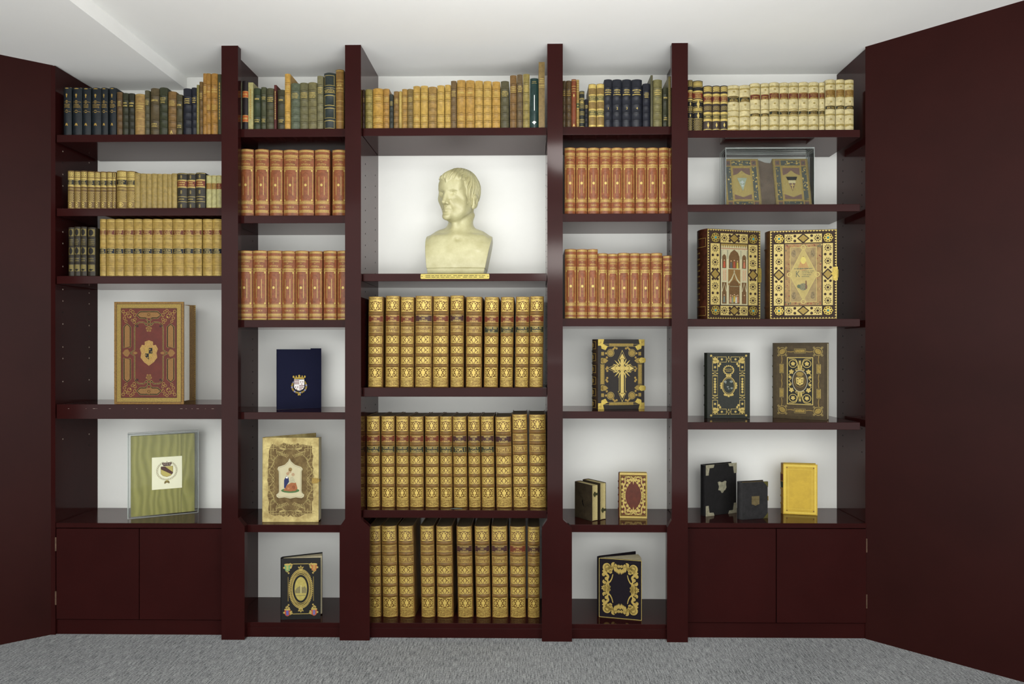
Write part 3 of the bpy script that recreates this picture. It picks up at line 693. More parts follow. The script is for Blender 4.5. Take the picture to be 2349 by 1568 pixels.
C1 = [(a, b, t, (60, 50, 36), dor, 'dark brown book with oval panels') for a, b, t in ((160, 233, 182), (235, 316, 175), (319, 402, 175), (415, 517, 182))]
C1 += [(a, b, 70, (186, 146, 70), jd(i), 'gold-brown book with red and blue-black labels') for i, (a, b) in enumerate(((580, 660), (663, 776), (779, 896), (898, 1026), (1029, 1143), (1145, 1278), (1280, 1416), (1418, 1551), (1553, 1702), (1704, 1835), (1837, 1950), (1962, 2088), (2090, 2216)))]
row('C1', SH['C1'], 130, 490, 5.8725, C1, 0, 1, Y0, None, 'third shelf, far left bay', 'books on the third shelf of the far left bay')
# ---- red-brown set
RB = (158, 88, 50)
def vols(z, ox, oy, sc, lst, low, group):
    items = []
    for a, b, t, v, *lb in lst:
        st = corr(v, low) if v else corr('ŒUVRES', low, ('ŒUVRES', 'DE', 'NAPOLÉON Ier'))
        items.append((a, b, t, RB, st, '='+(lb[0] if lb else 'red-brown gilt volume lettered %s' % v), {'r': .3, 'd': .2}))
    row('', z, ox, oy, sc, items, 0, 0, Y0+.004, .2, '', group)
vols(SH['B2'], 530, 320, 7.83, [(140, 393, 165, 'TOME I'), (416, 666, 168, 'TOME II'), (682, 919, 180, 'TOME III'), (930, 1201, 178, 'TOME IV'), (1206, 1479, 178, 'TOME V'), (1494, 1763, 175, 'TOME VI'), (1808, 2058, 178, 'TOME VII')], False, 'red-brown set, second bay upper shelf')
vols(SH['C2'], 530, 550, 7.467, [(105, 355, 180, 'TOME IX'), (358, 604, 178, 'TOME X'), (611, 857, 180, 'TOME XI'), (860, 1085, 185, 'TOME XII'), (1088, 1316, 183, 'TOME XIV'), (1324, 1555, 188, 'TOME XIII'), (1571, 1800, 182, 'TOME XV'), (1809, 2030, 183, 'TOME XVI')], True, 'red-brown set, second bay lower shelf')
vols(SH['B4'], 1270, 320, 7.577, [(190, 382, 135, 'TOME XX'), (387, 586, 137, 'TOME XIX'), (592, 798, 137, 'TOME XXI'), (804, 1002, 137, 'TOME XXII'), (1005, 1206, 137, 'TOME XXIII'), (1209, 1416, 137, 'TOME XXIV'), (1424, 1617, 137, 'TOME XXV'), (1621, 1821, 137, 'TOME XXVI'), (1829, 2007, 135, 'TOME XXVII'), (2010, 2190, 140, 'TOME XXVIII')], False, 'red-brown set, fourth bay upper shelf')
vols(SH['C4'], 1270, 550, 7.468, [(192, 393, 155, 'TOME XXX'), (396, 582, 157, 'TOME XXXI'), (584, 758, 157, 'TOME XXXII'), (761, 926, 228, 'TOME II', 'red-brown gilt volume lettered TOME II, shorter than TOME XXXII beside it'), (929, 1105, 235, 'TOME I', 'red-brown gilt volume lettered TOME I, shortest but one on the stepped shelf'), (1108, 1306, 222, 'TOME III', 'red-brown gilt volume lettered TOME III on the stepped shelf'), (1308, 1479, 225, 'TOME IV', 'red-brown gilt volume lettered TOME IV on the stepped shelf'), (1482, 1666, 228, 'TOME V', 'red-brown gilt volume lettered TOME V on the stepped shelf'), (1669, 1869, 223, 'TOME VI', 'red-brown gilt volume lettered TOME VI on the stepped shelf'), (1877, 2080, 268, '', 'lowest red-brown gilt volume at the end of the stepped shelf')], True, 'red-brown set, fourth bay lower shelf')
# ---- the big gilt folios
FO = (146, 102, 46); RD, GN, TN, PU = (122, 62, 40), (62, 62, 44), (150, 116, 60), (82, 52, 46)
DS = ['DICTIONN', 'DES', 'SCIENCES']; RP = ['RECUEIL', 'DE', 'PLANCHES']
def folios(z, o1, o2, n1, lst, Y, group, leans, d):
    items = []
    for i, (a, b, t, l1, c1, l2, c2, lab) in enumerate(lst):
        items.append((a, b, t, FO, enc(l1, c1, l2, c2), '='+lab, {'d': d, 'r': .45}, o1 if i < n1 else o2))
    row('', z, 0, 0, 1, items, 0, 3, Y, d, '', group, leans)
rr = math.radians
folios(SH['C3'], (820, 660, 6.03), (1030, 660, 6.03), 5, [
  (140, 345, 120, DS, RD, ['TOM. I', 'A'], TN, 'gilt folio lettered TOM I and a large A, upper folio row'), (378, 572, 110, DS, RD, ['TOM. II', 'B & C'], TN, 'gilt folio lettered B & C, upper folio row'),
  (585, 774, 125, DS, RD, ['TOM. III', 'CH=CONS'], TN, 'gilt folio lettered TOM III, between B & C and the purple-labelled one'), (790, 1024, 110, DS, PU, ['TOM. IV', 'CONS=DIZ'], TN, 'wide gilt folio with purple-brown label, upper folio row'),
  (1035, 1252, 115, DS, RD, ['TOM. V', 'DO=ESY'], TN, 'gilt folio lettered TOM V, upper folio row'),
  (15, 203, 105, DS, PU, ['TOM. VI', 'ET=FN'], TN, 'slim tallest gilt folio lettered TOM VI, middle of the upper folio row'), (228, 452, 122, DS, RD, ['TOM. VII', 'FO - GY'], TN, 'gilt folio lettered TOM VII, upper folio row'),
  (478, 675, 125, DS, RD, ['TOM. VIII', 'H - IT'], GN, 'gilt folio lettered TOM VIII on green label'), (700, 882, 125, DS, RD, ['TOM. IX', 'JU=MAM'], GN, 'gilt folio lettered TOM IX on green label'),
  (908, 1098, 122, DS, RD, ['TOM. X', 'MAM=MY'], GN, 'gilt folio lettered TOM X on green label'), (1108, 1300, 115, DS, RD, ['TOM. XI', 'N=PARI'], GN, 'gilt folio lettered TOM XI on green label')],
  .045, 'gilt folios on the upper folio shelf', [rr(.4)]*5+[0, rr(.2), rr(.7), rr(.8), rr(.8), rr(.6)], .25)
folios(SH['D3'], (820, 920, 5.809), (1030, 920, 5.808), 6, [
  (120, 300, 200, DS, RD, ['TOM. XII', 'PARL=POL'], GN, 'gilt folio lettered TOM XII on green label'), (316, 497, 200, DS, RD, ['TOM. XIII', 'POM=REGG'], GN, 'gilt folio lettered TOM XIII on green label'),
  (513, 684, 202, DS, RD, ['TOM. XIV', 'REGGI=SEM'], GN, 'gilt folio lettered TOM XIV on green label'), (694, 882, 205, DS, RD, ['TOM. XV', 'SEN=TCH'], GN, 'gilt folio lettered TOM XV on green label'),
  (902, 1086, 203, DS, RD, ['TOM. XVI', 'TEA=VEN'], GN, 'gilt folio lettered TOM XVI on green label'), (1099, 1265, 203, DS, RD, ['TOM. XVII', 'VENE=Z'], GN, 'gilt folio lettered TOM XVII on green label'),
  (60, 247, 205, RP, PU, ['TOM. I'], GN, 'gilt folio lettered RECUEIL DE PLANCHES TOM I, above the paper scrap'), (262, 427, 205, RP, PU, ['TOM. II', 'I PARTIE'], GN, 'gilt folio lettered TOM II, I PARTIE'),
  (435, 612, 203, RP, PU, ['TOM. II', '2 PARTIE'], GN, 'gilt folio lettered TOM II, 2 PARTIE'), (630, 845, 208, RP, (72, 40, 36), ['TOM. IV'], TN, 'gilt folio with dark purple label, TOM IV, middle folio row'),
  (856, 1057, 175, RP, TN, ['TOM. V'], TN, 'taller gilt folio lettered PLANCHES TOM V, middle folio row'), (1074, 1298, 178, RP, TN, ['TOM. VI'], TN, 'taller gilt folio lettered PLANCHES TOM VI, beside the upright')],
  .075, 'gilt folios on the middle folio shelf', [rr(-.3)]*6+[rr(-.8)]*5+[rr(-.4)], .225)
folios(SH['F3'], (820, 1170, 5.6), (1030, 1170, 5.6), 5, [
  (155, 302, 205, RP, TN, ['TOM. VII'], TN, 'gilt folio lettered TOM VII, leftmost on the lowest shelf'), (322, 516, 205, RP, TN, ['TOM. VIII'], TN, 'gilt folio lettered PLANCHES TOM VIII, lowest shelf'),
  (540, 735, 205, RP, TN, ['TOM. IX'], TN, 'gilt folio lettered TOM IX, left of the gap on the lowest shelf'), (818, 995, 205, RP, TN, ['TOM. X'], TN, 'gilt folio lettered TOM X, right of the gap on the lowest shelf'),
  (1022, 1230, 208, RP, TN, ['TOM. XI'], TN, 'gilt folio lettered PLANCHES TOM XI, lowest shelf'),
  (115, 312, 210, DS, PU, ['SUPPLEM', 'TOM. I'], TN, 'gilt folio lettered SUPPLEM TOM I, lowest shelf'), (348, 538, 208, DS, PU, ['SUPPLEM', 'TOM. II'], TN, 'gilt folio lettered SUPPLEM TOM II, lowest shelf'),
  (554, 760, 208, DS, PU, ['SUPPLEM', 'TOM. III'], TN, 'gilt folio lettered SUPPLEM TOM III, lowest shelf'), (786, 988, 212, DS, RD, ['SUPPLEM', 'TOM. IV'], TN, 'gilt folio lettered SUPPLEM TOM IV, lowest shelf'),
  (1010, 1166, 215, DS, PU, ['TABLE', 'DU', 'DICT'], TN, 'slim gilt folio lettered TABLE, rightmost on the lowest shelf')],
  .085, 'gilt folios on the lowest shelf', [rr(-.4), rr(-1.0), rr(-1.1), rr(-.8), rr(-.8), rr(-1.1), rr(-1.1), rr(-.6), rr(-.3), 0], .21)
# ------------------------------------------------------------------ books on show, standing with covers forward
def mirror4(P, W, H): P.cx, P.cy, P.sym = W/2, H/2, 'xy'
class Show:
    """front board along +x from the spine (x = 0), thickness t to +y; the back board may swing open by `ang`"""
    def __init__(s, name, label, cat, BL, BR, H, t, cover, spine=None, tilt=0.0, ang=0.0, pages=(0.03, .97), page=PAPER, tb=.0035, bulge=None, bands=(), edge_in=.004, dz=.0006, backm=None, H2=None, group=None, wedge=None):
        d = Vector((BR.x-BL.x, BR.y-BL.y)); s.W = W = d.length; s.H = H; s.t = t
        s.root = thing(name, label, cat, (BL.x, BL.y, BL.z+dz), (tilt, 0, math.atan2(d.y, d.x)), group)
        s.front = MB(); s.front.box(0, W, 0, tb, 0, H, cover)
        s.P = Paint(s.front, lambda x, y, l=0: (x, -.00012-l*.00022, y))
        sp = spine or cover; s.spine_m = sp
        bl = bulge if bulge is not None else t*.22
        ca, sa = math.cos(ang), math.sin(ang)
        s.ca, s.sa = ca, sa
        def S(u, v, l=0):
            a = (u+1)/2; y = a*t; k = 1-(2*a-1)**2
            q = 0
            for c in bands:
                e = abs(v-c)*H/.0045
                if e < 1: q = max(q, .0022*(1-e*e))
            return (-bl*k-q*(.3+.7*k)-l*.00028*k, y-(l*.00028 if u < -.9 else 0), v*H)
        s.S = S
        vs = [0, 1.0]+[c+k*.0045/H for c in bands for k in (-1, -.5, 0, .5, 1)]; vs = sorted(set(vs))
        s.sp = MB(); nu = 10
        s.sp.add([S(1-2*i/nu, v) for v in vs for i in range(nu+1)], [(j*(nu+1)+i, j*(nu+1)+i+1, (j+1)*(nu+1)+i+1, (j+1)*(nu+1)+i) for j in range(len(vs)-1) for i in range(nu)], sp, True)
        for v, f in ((1, 0), (0, 1)):
            c = [S(1-2*i/nu, v) for i in range(nu+1)]+[(.003, 0, v*H), (.003, t, v*H)]
            n = len(c); s.sp.add(c, [tuple(range(n))] if not f else [tuple(range(n))[::-1]], sp)
        s.PS = Paint(s.sp, S); s.PS.brk = .2
        bk = MB(); W2 = W; Hb = H2 or H
        pts = [(0, t-tb), (W2*ca, t-tb+W2*sa), (W2*ca-tb*sa, t+W2*sa+tb*(ca-1)+0.0), (-tb*sa, t)]
        bk.prism(pts, 0, Hb, backm or cover); s.bk = bk
        # page block: a fan from the front board to the back board
        R = W-edge_in; n = 8; a0, a1 = pages
        fan = []
        for i in range(n+1):
            q = a0+(a1-a0)*i/n; a = ang*q; y = tb+.0004+(t-2*tb-.0008)*q
            rr = R*(1-(.020 if ang < .05 else .0)*math.sin(math.pi*i/n))
            fan.append((.003+rr*math.cos(a), y+rr*math.sin(a)))
        pg = MB(); pp = [(.003, tb+.0004+(t-2*tb-.0008)*a0)]+fan+[(.003, tb+.0004+(t-2*tb-.0008)*a1)]
        pg.prism(pp, edge_in, H-edge_in, page); s.pg = pg
    def done(s, bev=True):
        o = s.front.build('front_cover', s.root); s.fo = o
        s.so = s.sp.build('spine', s.root); s.bo = s.bk.build('back_cover', s.root); s.po = s.pg.build('page_block', s.root)
        return s
    def part(s, name, mb, parent=None): return mb.build(name, parent or s.root)
def HT(BL, px, py): return PY(px, py, BL.y).z-BL.z

# ---- large red book, standing ajar (far left bay)
z = SH['D1']; BL = PY(262, 925.7, .034); BL.z = z; BR = PY(421.5, 925.7, .034); BR.z = z
RED = mat((106, 36, 20), .4, 0, .18, 30, .05, 300, name='red_morocco')
GT = mat((168, 142, 72), .42, .3, .45, 330, name='gilt_border'); GT2 = mat((156, 114, 64), .5, .15, .35, 420, name='gilt_diaper'); GD = mat((108, 74, 30), .5, 0, .3, 200, name='brown_edge')
s = Show('large_red_book', 'large red gilt book with black strapwork standing ajar, white page edges showing', 'book', BL, BR, HT(BL, 262, 692.3), .045, mat((146, 108, 46), .42, .1, .4, 220, .05, 300, name='gold_brown_leather'), None, 0, .62, (.02, .36), WHITEP, .004, .006, (.16, .31, .47, .62, .78), .012)
P = s.P; W, H = s.W, s.H
P.frame(W*.035, H*.02, W*.965, H*.98, .0012, BLACK, 1); P.frame(W*.04, H*.023, W*.96, H*.977, W*.055, GT, 1); P.frame(W*.10, H*.062, W*.90, H*.938, .0012, BLACK, 2)
P.rect(W*.105, H*.066, W*.895, H*.934, RED, 1)
mirror4(P, W, H); U = lambda a, b: (W*a, H*b)
gb = lambda pts: (P.stroke([U(*p) for p in pts], .0052, GOLDD, 2), P.stroke([U(*p) for p in pts], .0026, BLACK, 3))
hexa = [(.33, .872), (.375, .84), (.5, .84), (.5, .905), (.375, .905)]
P.poly([U(*p) for p in hexa], GT2, 2); gb([(.5, .905), (.375, .905), (.325, .872), (.375, .84), (.46, .84)])
gb([(.46, .84), (.48, .815), (.54, .78)]); gb([(.43, .80), (.36, .80), (.31, .775), (.295, .745), (.295, .53), (.25, .507), (.23, .5)])
gb([(.43, .80), (.46, .775), (.5, .765)]); P.scroll(W*.335, H*.765, W*.028, 1.5, 1, .0022, BLACK, 3)
side = [(.14, .555), (.235, .548), (.235, .755), (.187, .785), (.14, .755)]
P.poly([U(*p) for p in side], GT2, 2); gb([(.14, .548), (.235, .56), (.235, .755), (.187, .785), (.14, .755), (.14, .548)])
for a, b, r in ((.16, .88, .022), (.20, .89, .018), (.27, .90, .02), (.30, .87, .022), (.30, .83, .018), (.29, .80, .02), (.15, .84, .02), (.17, .81, .018), (.22, .86, .028), (.26, .82, .016), (.13, .905, .02), (.24, .915, .018)):
    P.ring(W*a, H*b, W*r, .0016, GOLDD, 2, n=10); P.disc(W*(a+.012), H*(b-.008), W*r*.4, GOLDD, 2, n=6)
P.sym = 'x'
for yy in (.5,): P.leaf(W*.23, H*yy, math.pi, W*.11, W*.13, GT2, 2); P.leaf(W*.27, H*yy, 0, W*.07, W*.05, GT2, 2)
P.sym = 'y'
P.flower(W*.5, H*.875, W*.05, GT2, 3, 5); P.flower(W*.5, H*.735, W*.05, GT2, 3, 5)
P.sym = ''
sh = [(.37, .54), (.40, .58), (.44, .575), (.44, .61), (.50, .625), (.56, .61), (.56, .575), (.60, .58), (.63, .54), (.61, .50), (.62, .455), (.57, .41), (.5, .375), (.43, .41), (.38, .455), (.39, .50)]
P.poly([U(*p) for p in sh], mat((188, 150, 84), .4, .25, .45, 350, name='gilt_arms'), 2); 
sd = [(.45, .55), (.55, .55), (.555, .47), (.5, .435), (.445, .47)]
P.poly([U(*p) for p in sd], GOLDD, 3); P.poly([U(*p) for p in ((.5, .55), (.55, .55), (.552, .495), (.5, .495))], BLACK, 4); P.poly([U(*p) for p in ((.447, .495), (.5, .495), (.5, .435), (.45, .465))], BLACK, 4)
for a, b in ((.515, .535), (.535, .51), (.46, .48), (.485, .455)): P.disc(W*a, H*b, W*.009, GOLDD, 5, n=6)
s.done()
d_ = MB(); x0, y0 = s.W*s.ca, s.t+s.W*s.sa
for i in range(44):   # gilt dotted turn-in on the back board edge
    zz = s.H*(i+.5)/44; q = s.W-.0008; d_.box(q*s.ca-.002, q*s.ca+.0014, s.t-.004+q*s.sa-.002, s.t-.004+q*s.sa+.001, zz-.0018, zz+.0018, GOLD)
d_.build('gilt_edge_dots', s.bo)

# ---- green silk folder in an acrylic case
def acrylic(label, c0, W, D, H, rot, name='acrylic_case', th=.004):
    m = bpy.data.materials.get('clear_acrylic')
    if not m:
        m = bpy.data.materials.new('clear_acrylic'); m.use_nodes = True
        nt = m.node_tree; N = nt.nodes; L = nt.links; N.remove(N['Principled BSDF'])
        tr = N.new('ShaderNodeBsdfTransparent'); tr.inputs[0].default_value = (.975, .985, .98, 1)
        gl = N.new('ShaderNodeBsdfGlossy'); gl.inputs['Roughness'].default_value = .03
        df = N.new('ShaderNodeBsdfDiffuse'); df.inputs[0].default_value = (.8, .82, .8, 1)
        fr = N.new('ShaderNodeFresnel'); fr.inputs[0].default_value = 1.14
        m1 = N.new('ShaderNodeMixShader'); L.new(fr.outputs[0], m1.inputs[0]); L.new(tr.outputs[0], m1.inputs[1]); L.new(gl.outputs[0], m1.inputs[2])
        m2 = N.new('ShaderNodeMixShader'); m2.inputs[0].default_value = .008; L.new(m1.outputs[0], m2.inputs[1]); L.new(df.outputs[0], m2.inputs[2])
        L.new(m2.outputs[0], N['Material Output'].inputs[0])
        e = bpy.data.materials.new('acrylic_edge'); e.use_nodes = True
        b = e.node_tree.nodes['Principled BSDF']; b.inputs['Base Color'].default_value = (.62, .66, .64, 1); b.inputs['Roughness'].default_value = .12
        b.inputs['Alpha'].default_value = .55
    e = bpy.data.materials['acrylic_edge']
    t = thing(name, label, 'display case', c0, (0, 0, rot))
    for nm, q in (('front_panel', (0, W, 0, th, 0, H)), ('back_panel', (0, W, D-th, D, 0, H)), ('side_panel', (0, th, th, D-th, 0, H)), ('side_panel', (W-th, W, th, D-th, 0, H)), ('top_panel', (0, W, 0, D, H, H+th))):
        b = MB(); b.box(*q, m); b.build(nm, t)
    b = MB(); k = .0016
    for x in (0, W-k):
        for y in (0, D-k): b.box(x, x+k, y, y+k, 0, H+th, e)
    for zz in (0, H-.001, H+th-.0012):
        for y in (0, D-k): b.box(0, W, y, y+k, zz, zz+k, e)
        for x in (0, W-k): b.box(x, x+k, 0, D, zz, zz+k, e)
    b.build('polished_edge', t); return t
zc = CAB[True]
A = PZ(292.5, 1190.5, zc); B = PZ(455.3, 1174.8, zc); dv = Vector((B.x-A.x, B.y-A.y)); rot = math.atan2(dv.y, dv.x); Wc = dv.length
Hc = PY(292.5, 995.5, A.y).z-zc-.004
acrylic('clear acrylic case around the green silk folder on the low cabinet', (A.x, A.y, zc+.0004), Wc, .052, Hc, rot)
ux = dv.normalized(); un = Vector((-ux.y, ux.x))
q0 = A.to_2d()+ux*Wc*.045+un*.016; q1 = A.to_2d()+ux*Wc*.945+un*.016
SILK = bpy.data.materials.new('moire_silk'); SILK.use_nodes = True
nt = SILK.node_tree; N = nt.nodes; L = nt.links; b = N['Principled BSDF']; b.inputs['Roughness'].default_value = .45; b.inputs['Sheen Weight'].default_value = .2
tc = N.new('ShaderNodeTexCoord'); mp = N.new('ShaderNodeMapping'); mp.inputs['Scale'].default_value = (7, 1, 2.2); L.new(tc.outputs['Object'], mp.inputs[0])
wv = N.new('ShaderNodeTexWave'); wv.inputs['Scale'].default_value = 1.6; wv.inputs['Distortion'].default_value = 15; wv.inputs['Detail'].default_value = 3; wv.inputs['Detail Scale'].default_value = .7; L.new(mp.outputs[0], wv.inputs[0])
cr = N.new('ShaderNodeValToRGB'); cr.color_ramp.elements[0].color = (lin(116), lin(112), lin(42), 1); cr.color_ramp.elements[1].color = (lin(140), lin(136), lin(64), 1); L.new(wv.outputs[0], cr.inputs[0]); L.new(cr.outputs[0], b.inputs['Base Color'])
s = Show('silk_folder', 'green moire silk folder with a crest label, inside the acrylic case', 'book', Vector((q0.x, q0.y, zc+.004)), Vector((q1.x, q1.y, zc+.004)), Hc-.012, .018, SILK, None, 0, 0, tb=.003, bulge=.002)
P = s.P; W, H = s.W, s.H
seam = mat((96, 84, 56), .6, 0, .3, 300, name='seam_thread')
for i in range(40): P.rect(W*.775, H*(i+.15)/40, W*.785, H*(i+.75)/40, seam, 1)
s.done()
lb = MB(); P = Paint(lb, lambda x, y, l=0: (x, -.0011-l*.00022, y)); lb.box(W*.32, W*.795, -.001, 0, H*.315, H*.72, mat((236, 232, 206), .8, 0, .03, 60, name='label_paper'))
cx, cy = W*.555, H*.545; MAR = mat((84, 34, 30), .6, 0, .15, 200, name='maroon_print'); YEL = mat((226, 206, 110), .6, 0, .1, 200, name='yellow_print'); OCH = mat((150, 128, 60), .6, 0, .3, 500, name='ochre_print')
sh = [(-.092, .075), (.092, .075), (.092, -.045), (.06, -.085), (0, -.105), (-.06, -.085), (-.092, -.045)]
sp = lambda pts, k=1.0: [(cx+a*W*k, cy+b*W*k) for a, b in pts]
P.poly(sp(sh, 1.06), OCH, 1); P.poly(sp(sh), YEL, 2); P.poly(sp([(-.092, .075), (-.03, .075), (.092, -.03), (.092, -.045), (.075, -.07), (-.092, .028)]), MAR, 3)
P.rect(cx-.06*W, cy+.085*W, cx+.06*W, cy+.105*W, MAR, 2)
for i in range(5): P.poly(sp([(-.07+.03*i, .105), (-.05+.03*i, .105), (-.045+.03*i, .145), (-.075+.03*i, .145)]), MAR, 2)
P.disc(cx, cy+.16*W, .008*W, OCH, 2)
for i in range(30):
    a = math.pi/2+.42+(2*math.pi-.84)*i/29; P.ring(cx+.155*W*math.cos(a), cy+.155*W*math.sin(a)*1.02, .013*W, .0012, OCH, 2, n=8)
P.leaf(cx, cy-.175*W, -2.2, .07*W, .05*W, OCH, 2); P.leaf(cx, cy-.175*W, -.9, .07*W, .05*W, OCH, 2); P.disc(cx, cy-.175*W, .012*W, YEL, 3)
lb.build('crest_label', s.root)

# ---- navy velvet book (second bay)
z = SH['D2']; BL = PZ(636, 939, z); BR = PZ(737, 935.5, z)
NV = mat((21, 24, 54), .85, 0, .2, 500, .3, 900, .2, name='navy_velvet')
s = Show('navy_velvet_book', 'navy blue velvet book with an enamel crest, alone on its shelf', 'book', BL, BR, HT(BL, 636, 801), .012, NV, None, 0, 0, tb=.004)
s.front.box(s.W*.76, s.W, .0005, .012, s.H, s.H+.0045, NV)
s.done(); W, H = s.W, s.H
cb = MB(); P = Paint(cb, lambda x, y, l=0: (x, -.0024-l*.0003, y)); cx = W*.49; cy = H*.385
GE = mat((178, 150, 62), .35, .5, .2, 300, name='gilt_enamel'); WE = mat((226, 222, 220), .3, 0, .03, 90, name='white_enamel'); RE = mat((120, 40, 42), .4, 0, .1, 100, name='red_enamel'); LE = mat((160, 160, 196), .3, 0, .1, 100, name='blue_enamel')
N_ = 24; k = W*.115; ks = W*.15
shp = lambda q: [(cx+a*k*q, cy+b*ks*q+.006) for a, b in ((-1, .78), (1, .78), (1, -.4), (.75, -.72), (.35, -.9), (0, -.96), (-.35, -.9), (-.75, -.72), (-1, -.4))]
cb.prism(shp(1.1)[::-1], -.0022, -.0002, BLACK, 'y'); P.poly(shp(1), WE, 2)
for i in range(3):
    v = cy+.006+ks*(.66-.24*i); P.rect(cx-k, v-ks*.11, cx, v, RE, 3)
    v = cy+.006+ks*(-.16-.24*i); P.rect(cx, v-ks*.11, cx+k*(.98 if i < 1 else .85 if i < 2 else .55), v, RE, 3)
for a, b in ((.3, .5), (.72, .5), (.5, .15), (-.72, -.3), (-.3, -.3), (-.5, -.62)): P.leaf(cx+a*k, cy+.006+b*ks, -1.57, k*.3, k*.22, RE, 3)
for i in range(20):   # collar of gilt and blue links, open under the crown
    a = math.pi/2+.62+(2*math.pi-1.24)*i/19; x_, y_ = cx+k*1.42*math.cos(a), cy-.002+ks*1.02*math.sin(a)
    m_ = LE if i % 3 == 1 else GE; r_ = k*.19
    cb.prism([(x_+r_*math.cos(q*math.pi/4), y_+r_*math.sin(q*math.pi/4)) for q in range(8)][::-1], -.0020, -.0002, m_, 'y')
    if i % 3 != 1: P.ring(x_, y_, r_*.5, r_*.3, BLACK, -1, n=6)
yb = cy+ks*1.06
cb.prism([(cx-k*.95, yb), (cx, yb+ks*.06), (cx+k*.95, yb), (cx+k*1.02, yb+ks*.24), (cx, yb+ks*.30), (cx-k*1.02, yb+ks*.24)][::-1], -.003, -.0002, GE, 'y')
for a, hh_, wd in ((-1.05, .50, .14), (-.55, .52, .10), (0, .68, .16), (.55, .52, .10), (1.05, .50, .14)):
    x_ = cx+k*a*1.05; y0_ = yb+ks*.2
    cb.prism([(x_-k*wd, y0_), (x_+k*wd, y0_), (x_+k*wd*1.3, y0_+ks*hh_*.55), (x_, y0_+ks*hh_*.75), (x_-k*wd*1.3, y0_+ks*hh_*.55)][::-1], -.0028, -.0002, GE, 'y')
for a in (-.25, .25): P.leaf(cx, cy-ks*1.12, -math.pi/2+a*1.6, ks*.46, k*.42, GE, 1)
cb.build('enamel_crest', s.fo)

# ---- worn velvet book with a painted plaque
z = SH['E2']; BL = PZ(602, 1197, z); BR = PZ(730.5, 1197, z)
WV = mat((206, 190, 130), .8, 0, .3, 22, .25, 400, .2, raw=True, dark=(150, 130, 82), name='worn_velvet'); EMB = mat((200, 180, 118), .75, 0, .3, 200, name='embossed_velvet'); IVO = mat((228, 218, 176), .35, 0, .05, 30, name='ivory')
NAP = mat((150, 128, 84), .85, 0, .35, 34, .2, 500, .2, dark=(106, 84, 54), name='velvet_nap')
s = Show('worn_velvet_book', 'worn brown and cream velvet book with a painted ivory plaque, standing ajar', 'book', BL, BR, HT(BL, 600, 1004), .028, WV, None, -.012, .78, (.02, .30), PAPER, .004, .005)
P = s.P; W, H = s.W, s.H; U = lambda a, b: (W*a, H*b)
rn = random.Random(8); nap = []
for i in range(64):
    a = 2*math.pi*i/64; ca_, sa_ = math.cos(a), math.sin(a); k = 1/max(abs(ca_), abs(sa_))**.8*rn.uniform(.955, 1.03)
    nap.append((W*min(.97, max(.03, .5+.41*ca_*k)), H*min(.97, max(.025, .5+.435*sa_*k))))
P.poly(nap, NAP, 0)
mirror4(P, W, H)
for pts in ([(.07, .90), (.38, .90), (.41, .875), (.5, .865)], [(.07, .87), (.24, .87), (.24, .84)], [(.15, .95), (.15, .76), (.2, .72), (.17, .66), (.08, .6), (.1, .55), (.08, .5)], [(.19, .95), (.19, .84)], [(.2, .72), (.12, .6), (.16, .55), (.19, .52), (.16, .5)],
            [(.41, .905), (.44, .93), (.47, .90)], [(.24, .84), (.33, .83), (.38, .85)]): P.curve([U(*p) for p in pts], .0022, EMB, 1)
for i in range(6): P.curve([U(.24+.02*i, .84-.004*i), U(.26+.028*i, .80-.0*i), U(.28+.03*i, .78+.006*i)], .0018, EMB, 1); P.curve([U(.16, .76-.005*i), U(.2+.012*i, .73+.01*i), U(.24+.004*i, .77+.004*i)], .0016, EMB, 1); P.curve([U(.30, .87+.004*i), U(.38, .855+.004*i), U(.45, .87)], .0014, EMB, 1)
for i in range(7): P.curve([U(.10, .80-.045*i), U(.17, .79-.045*i), U(.21, .765-.045*i), U(.19, .74-.045*i)], .0012, EMB, 1)
for i in range(5): P.curve([U(.22+.05*i, .935), U(.25+.05*i, .915), U(.24+.05*i, .885)], .0012, EMB, 1)
for i in range(5): P.curve([U(.26+.03*i, .83), U(.30+.03*i, .80-.008*i), U(.36+.028*i, .80)], .0016, EMB, 1)
P.sym = ''
pq = [(.26, .30), (.25, .325), (.29, .35), (.30, .37), (.295, .60), (.27, .63), (.285, .655), (.40, .68), (.46, .72), (.485, .755), (.51, .72), (.58, .68), (.69, .655), (.72, .63), (.70, .60), (.70, .37), (.71, .35), (.75, .325), (.74, .30), (.70, .285), (.60, .295), (.5, .28), (.40, .295), (.30, .285)]
s.done()
b = MB(); pr = [(W*x, H*y) for x, y in pq]
b.prism(pr, -.004, -.0003, IVO, 'y'); P = Paint(b, lambda x, y, l=0: (x, -.0041-l*.0002, y))
P.outline([(W*(.5+(x-.5)*.92), H*(.5+(y-.5)*.94)) for x, y in pq], .0007, mat((120, 110, 110), .6, 0, 0), 1)
C = lambda r, g, bb: mat((r, g, bb), .5, 0, .25, 200, name='paint')
P.disc(W*.50, H*.375, W*.165, C(92, 128, 72), 1, H*.028, 14)
P.poly([U(*p) for p in ((.38, .375), (.44, .44), (.52, .47), (.60, .47), (.63, .40), (.60, .372), (.5, .365))], C(186, 116, 70), 2)
P.poly([U(*p) for p in ((.39, .41), (.39, .50), (.43, .55), (.47, .53), (.48, .48), (.43, .43), (.41, .40))], C(40, 50, 104), 3)
P.poly([U(*p) for p in ((.49, .47), (.50, .53), (.55, .54), (.585, .50), (.59, .465))], C(214, 208, 170), 3)
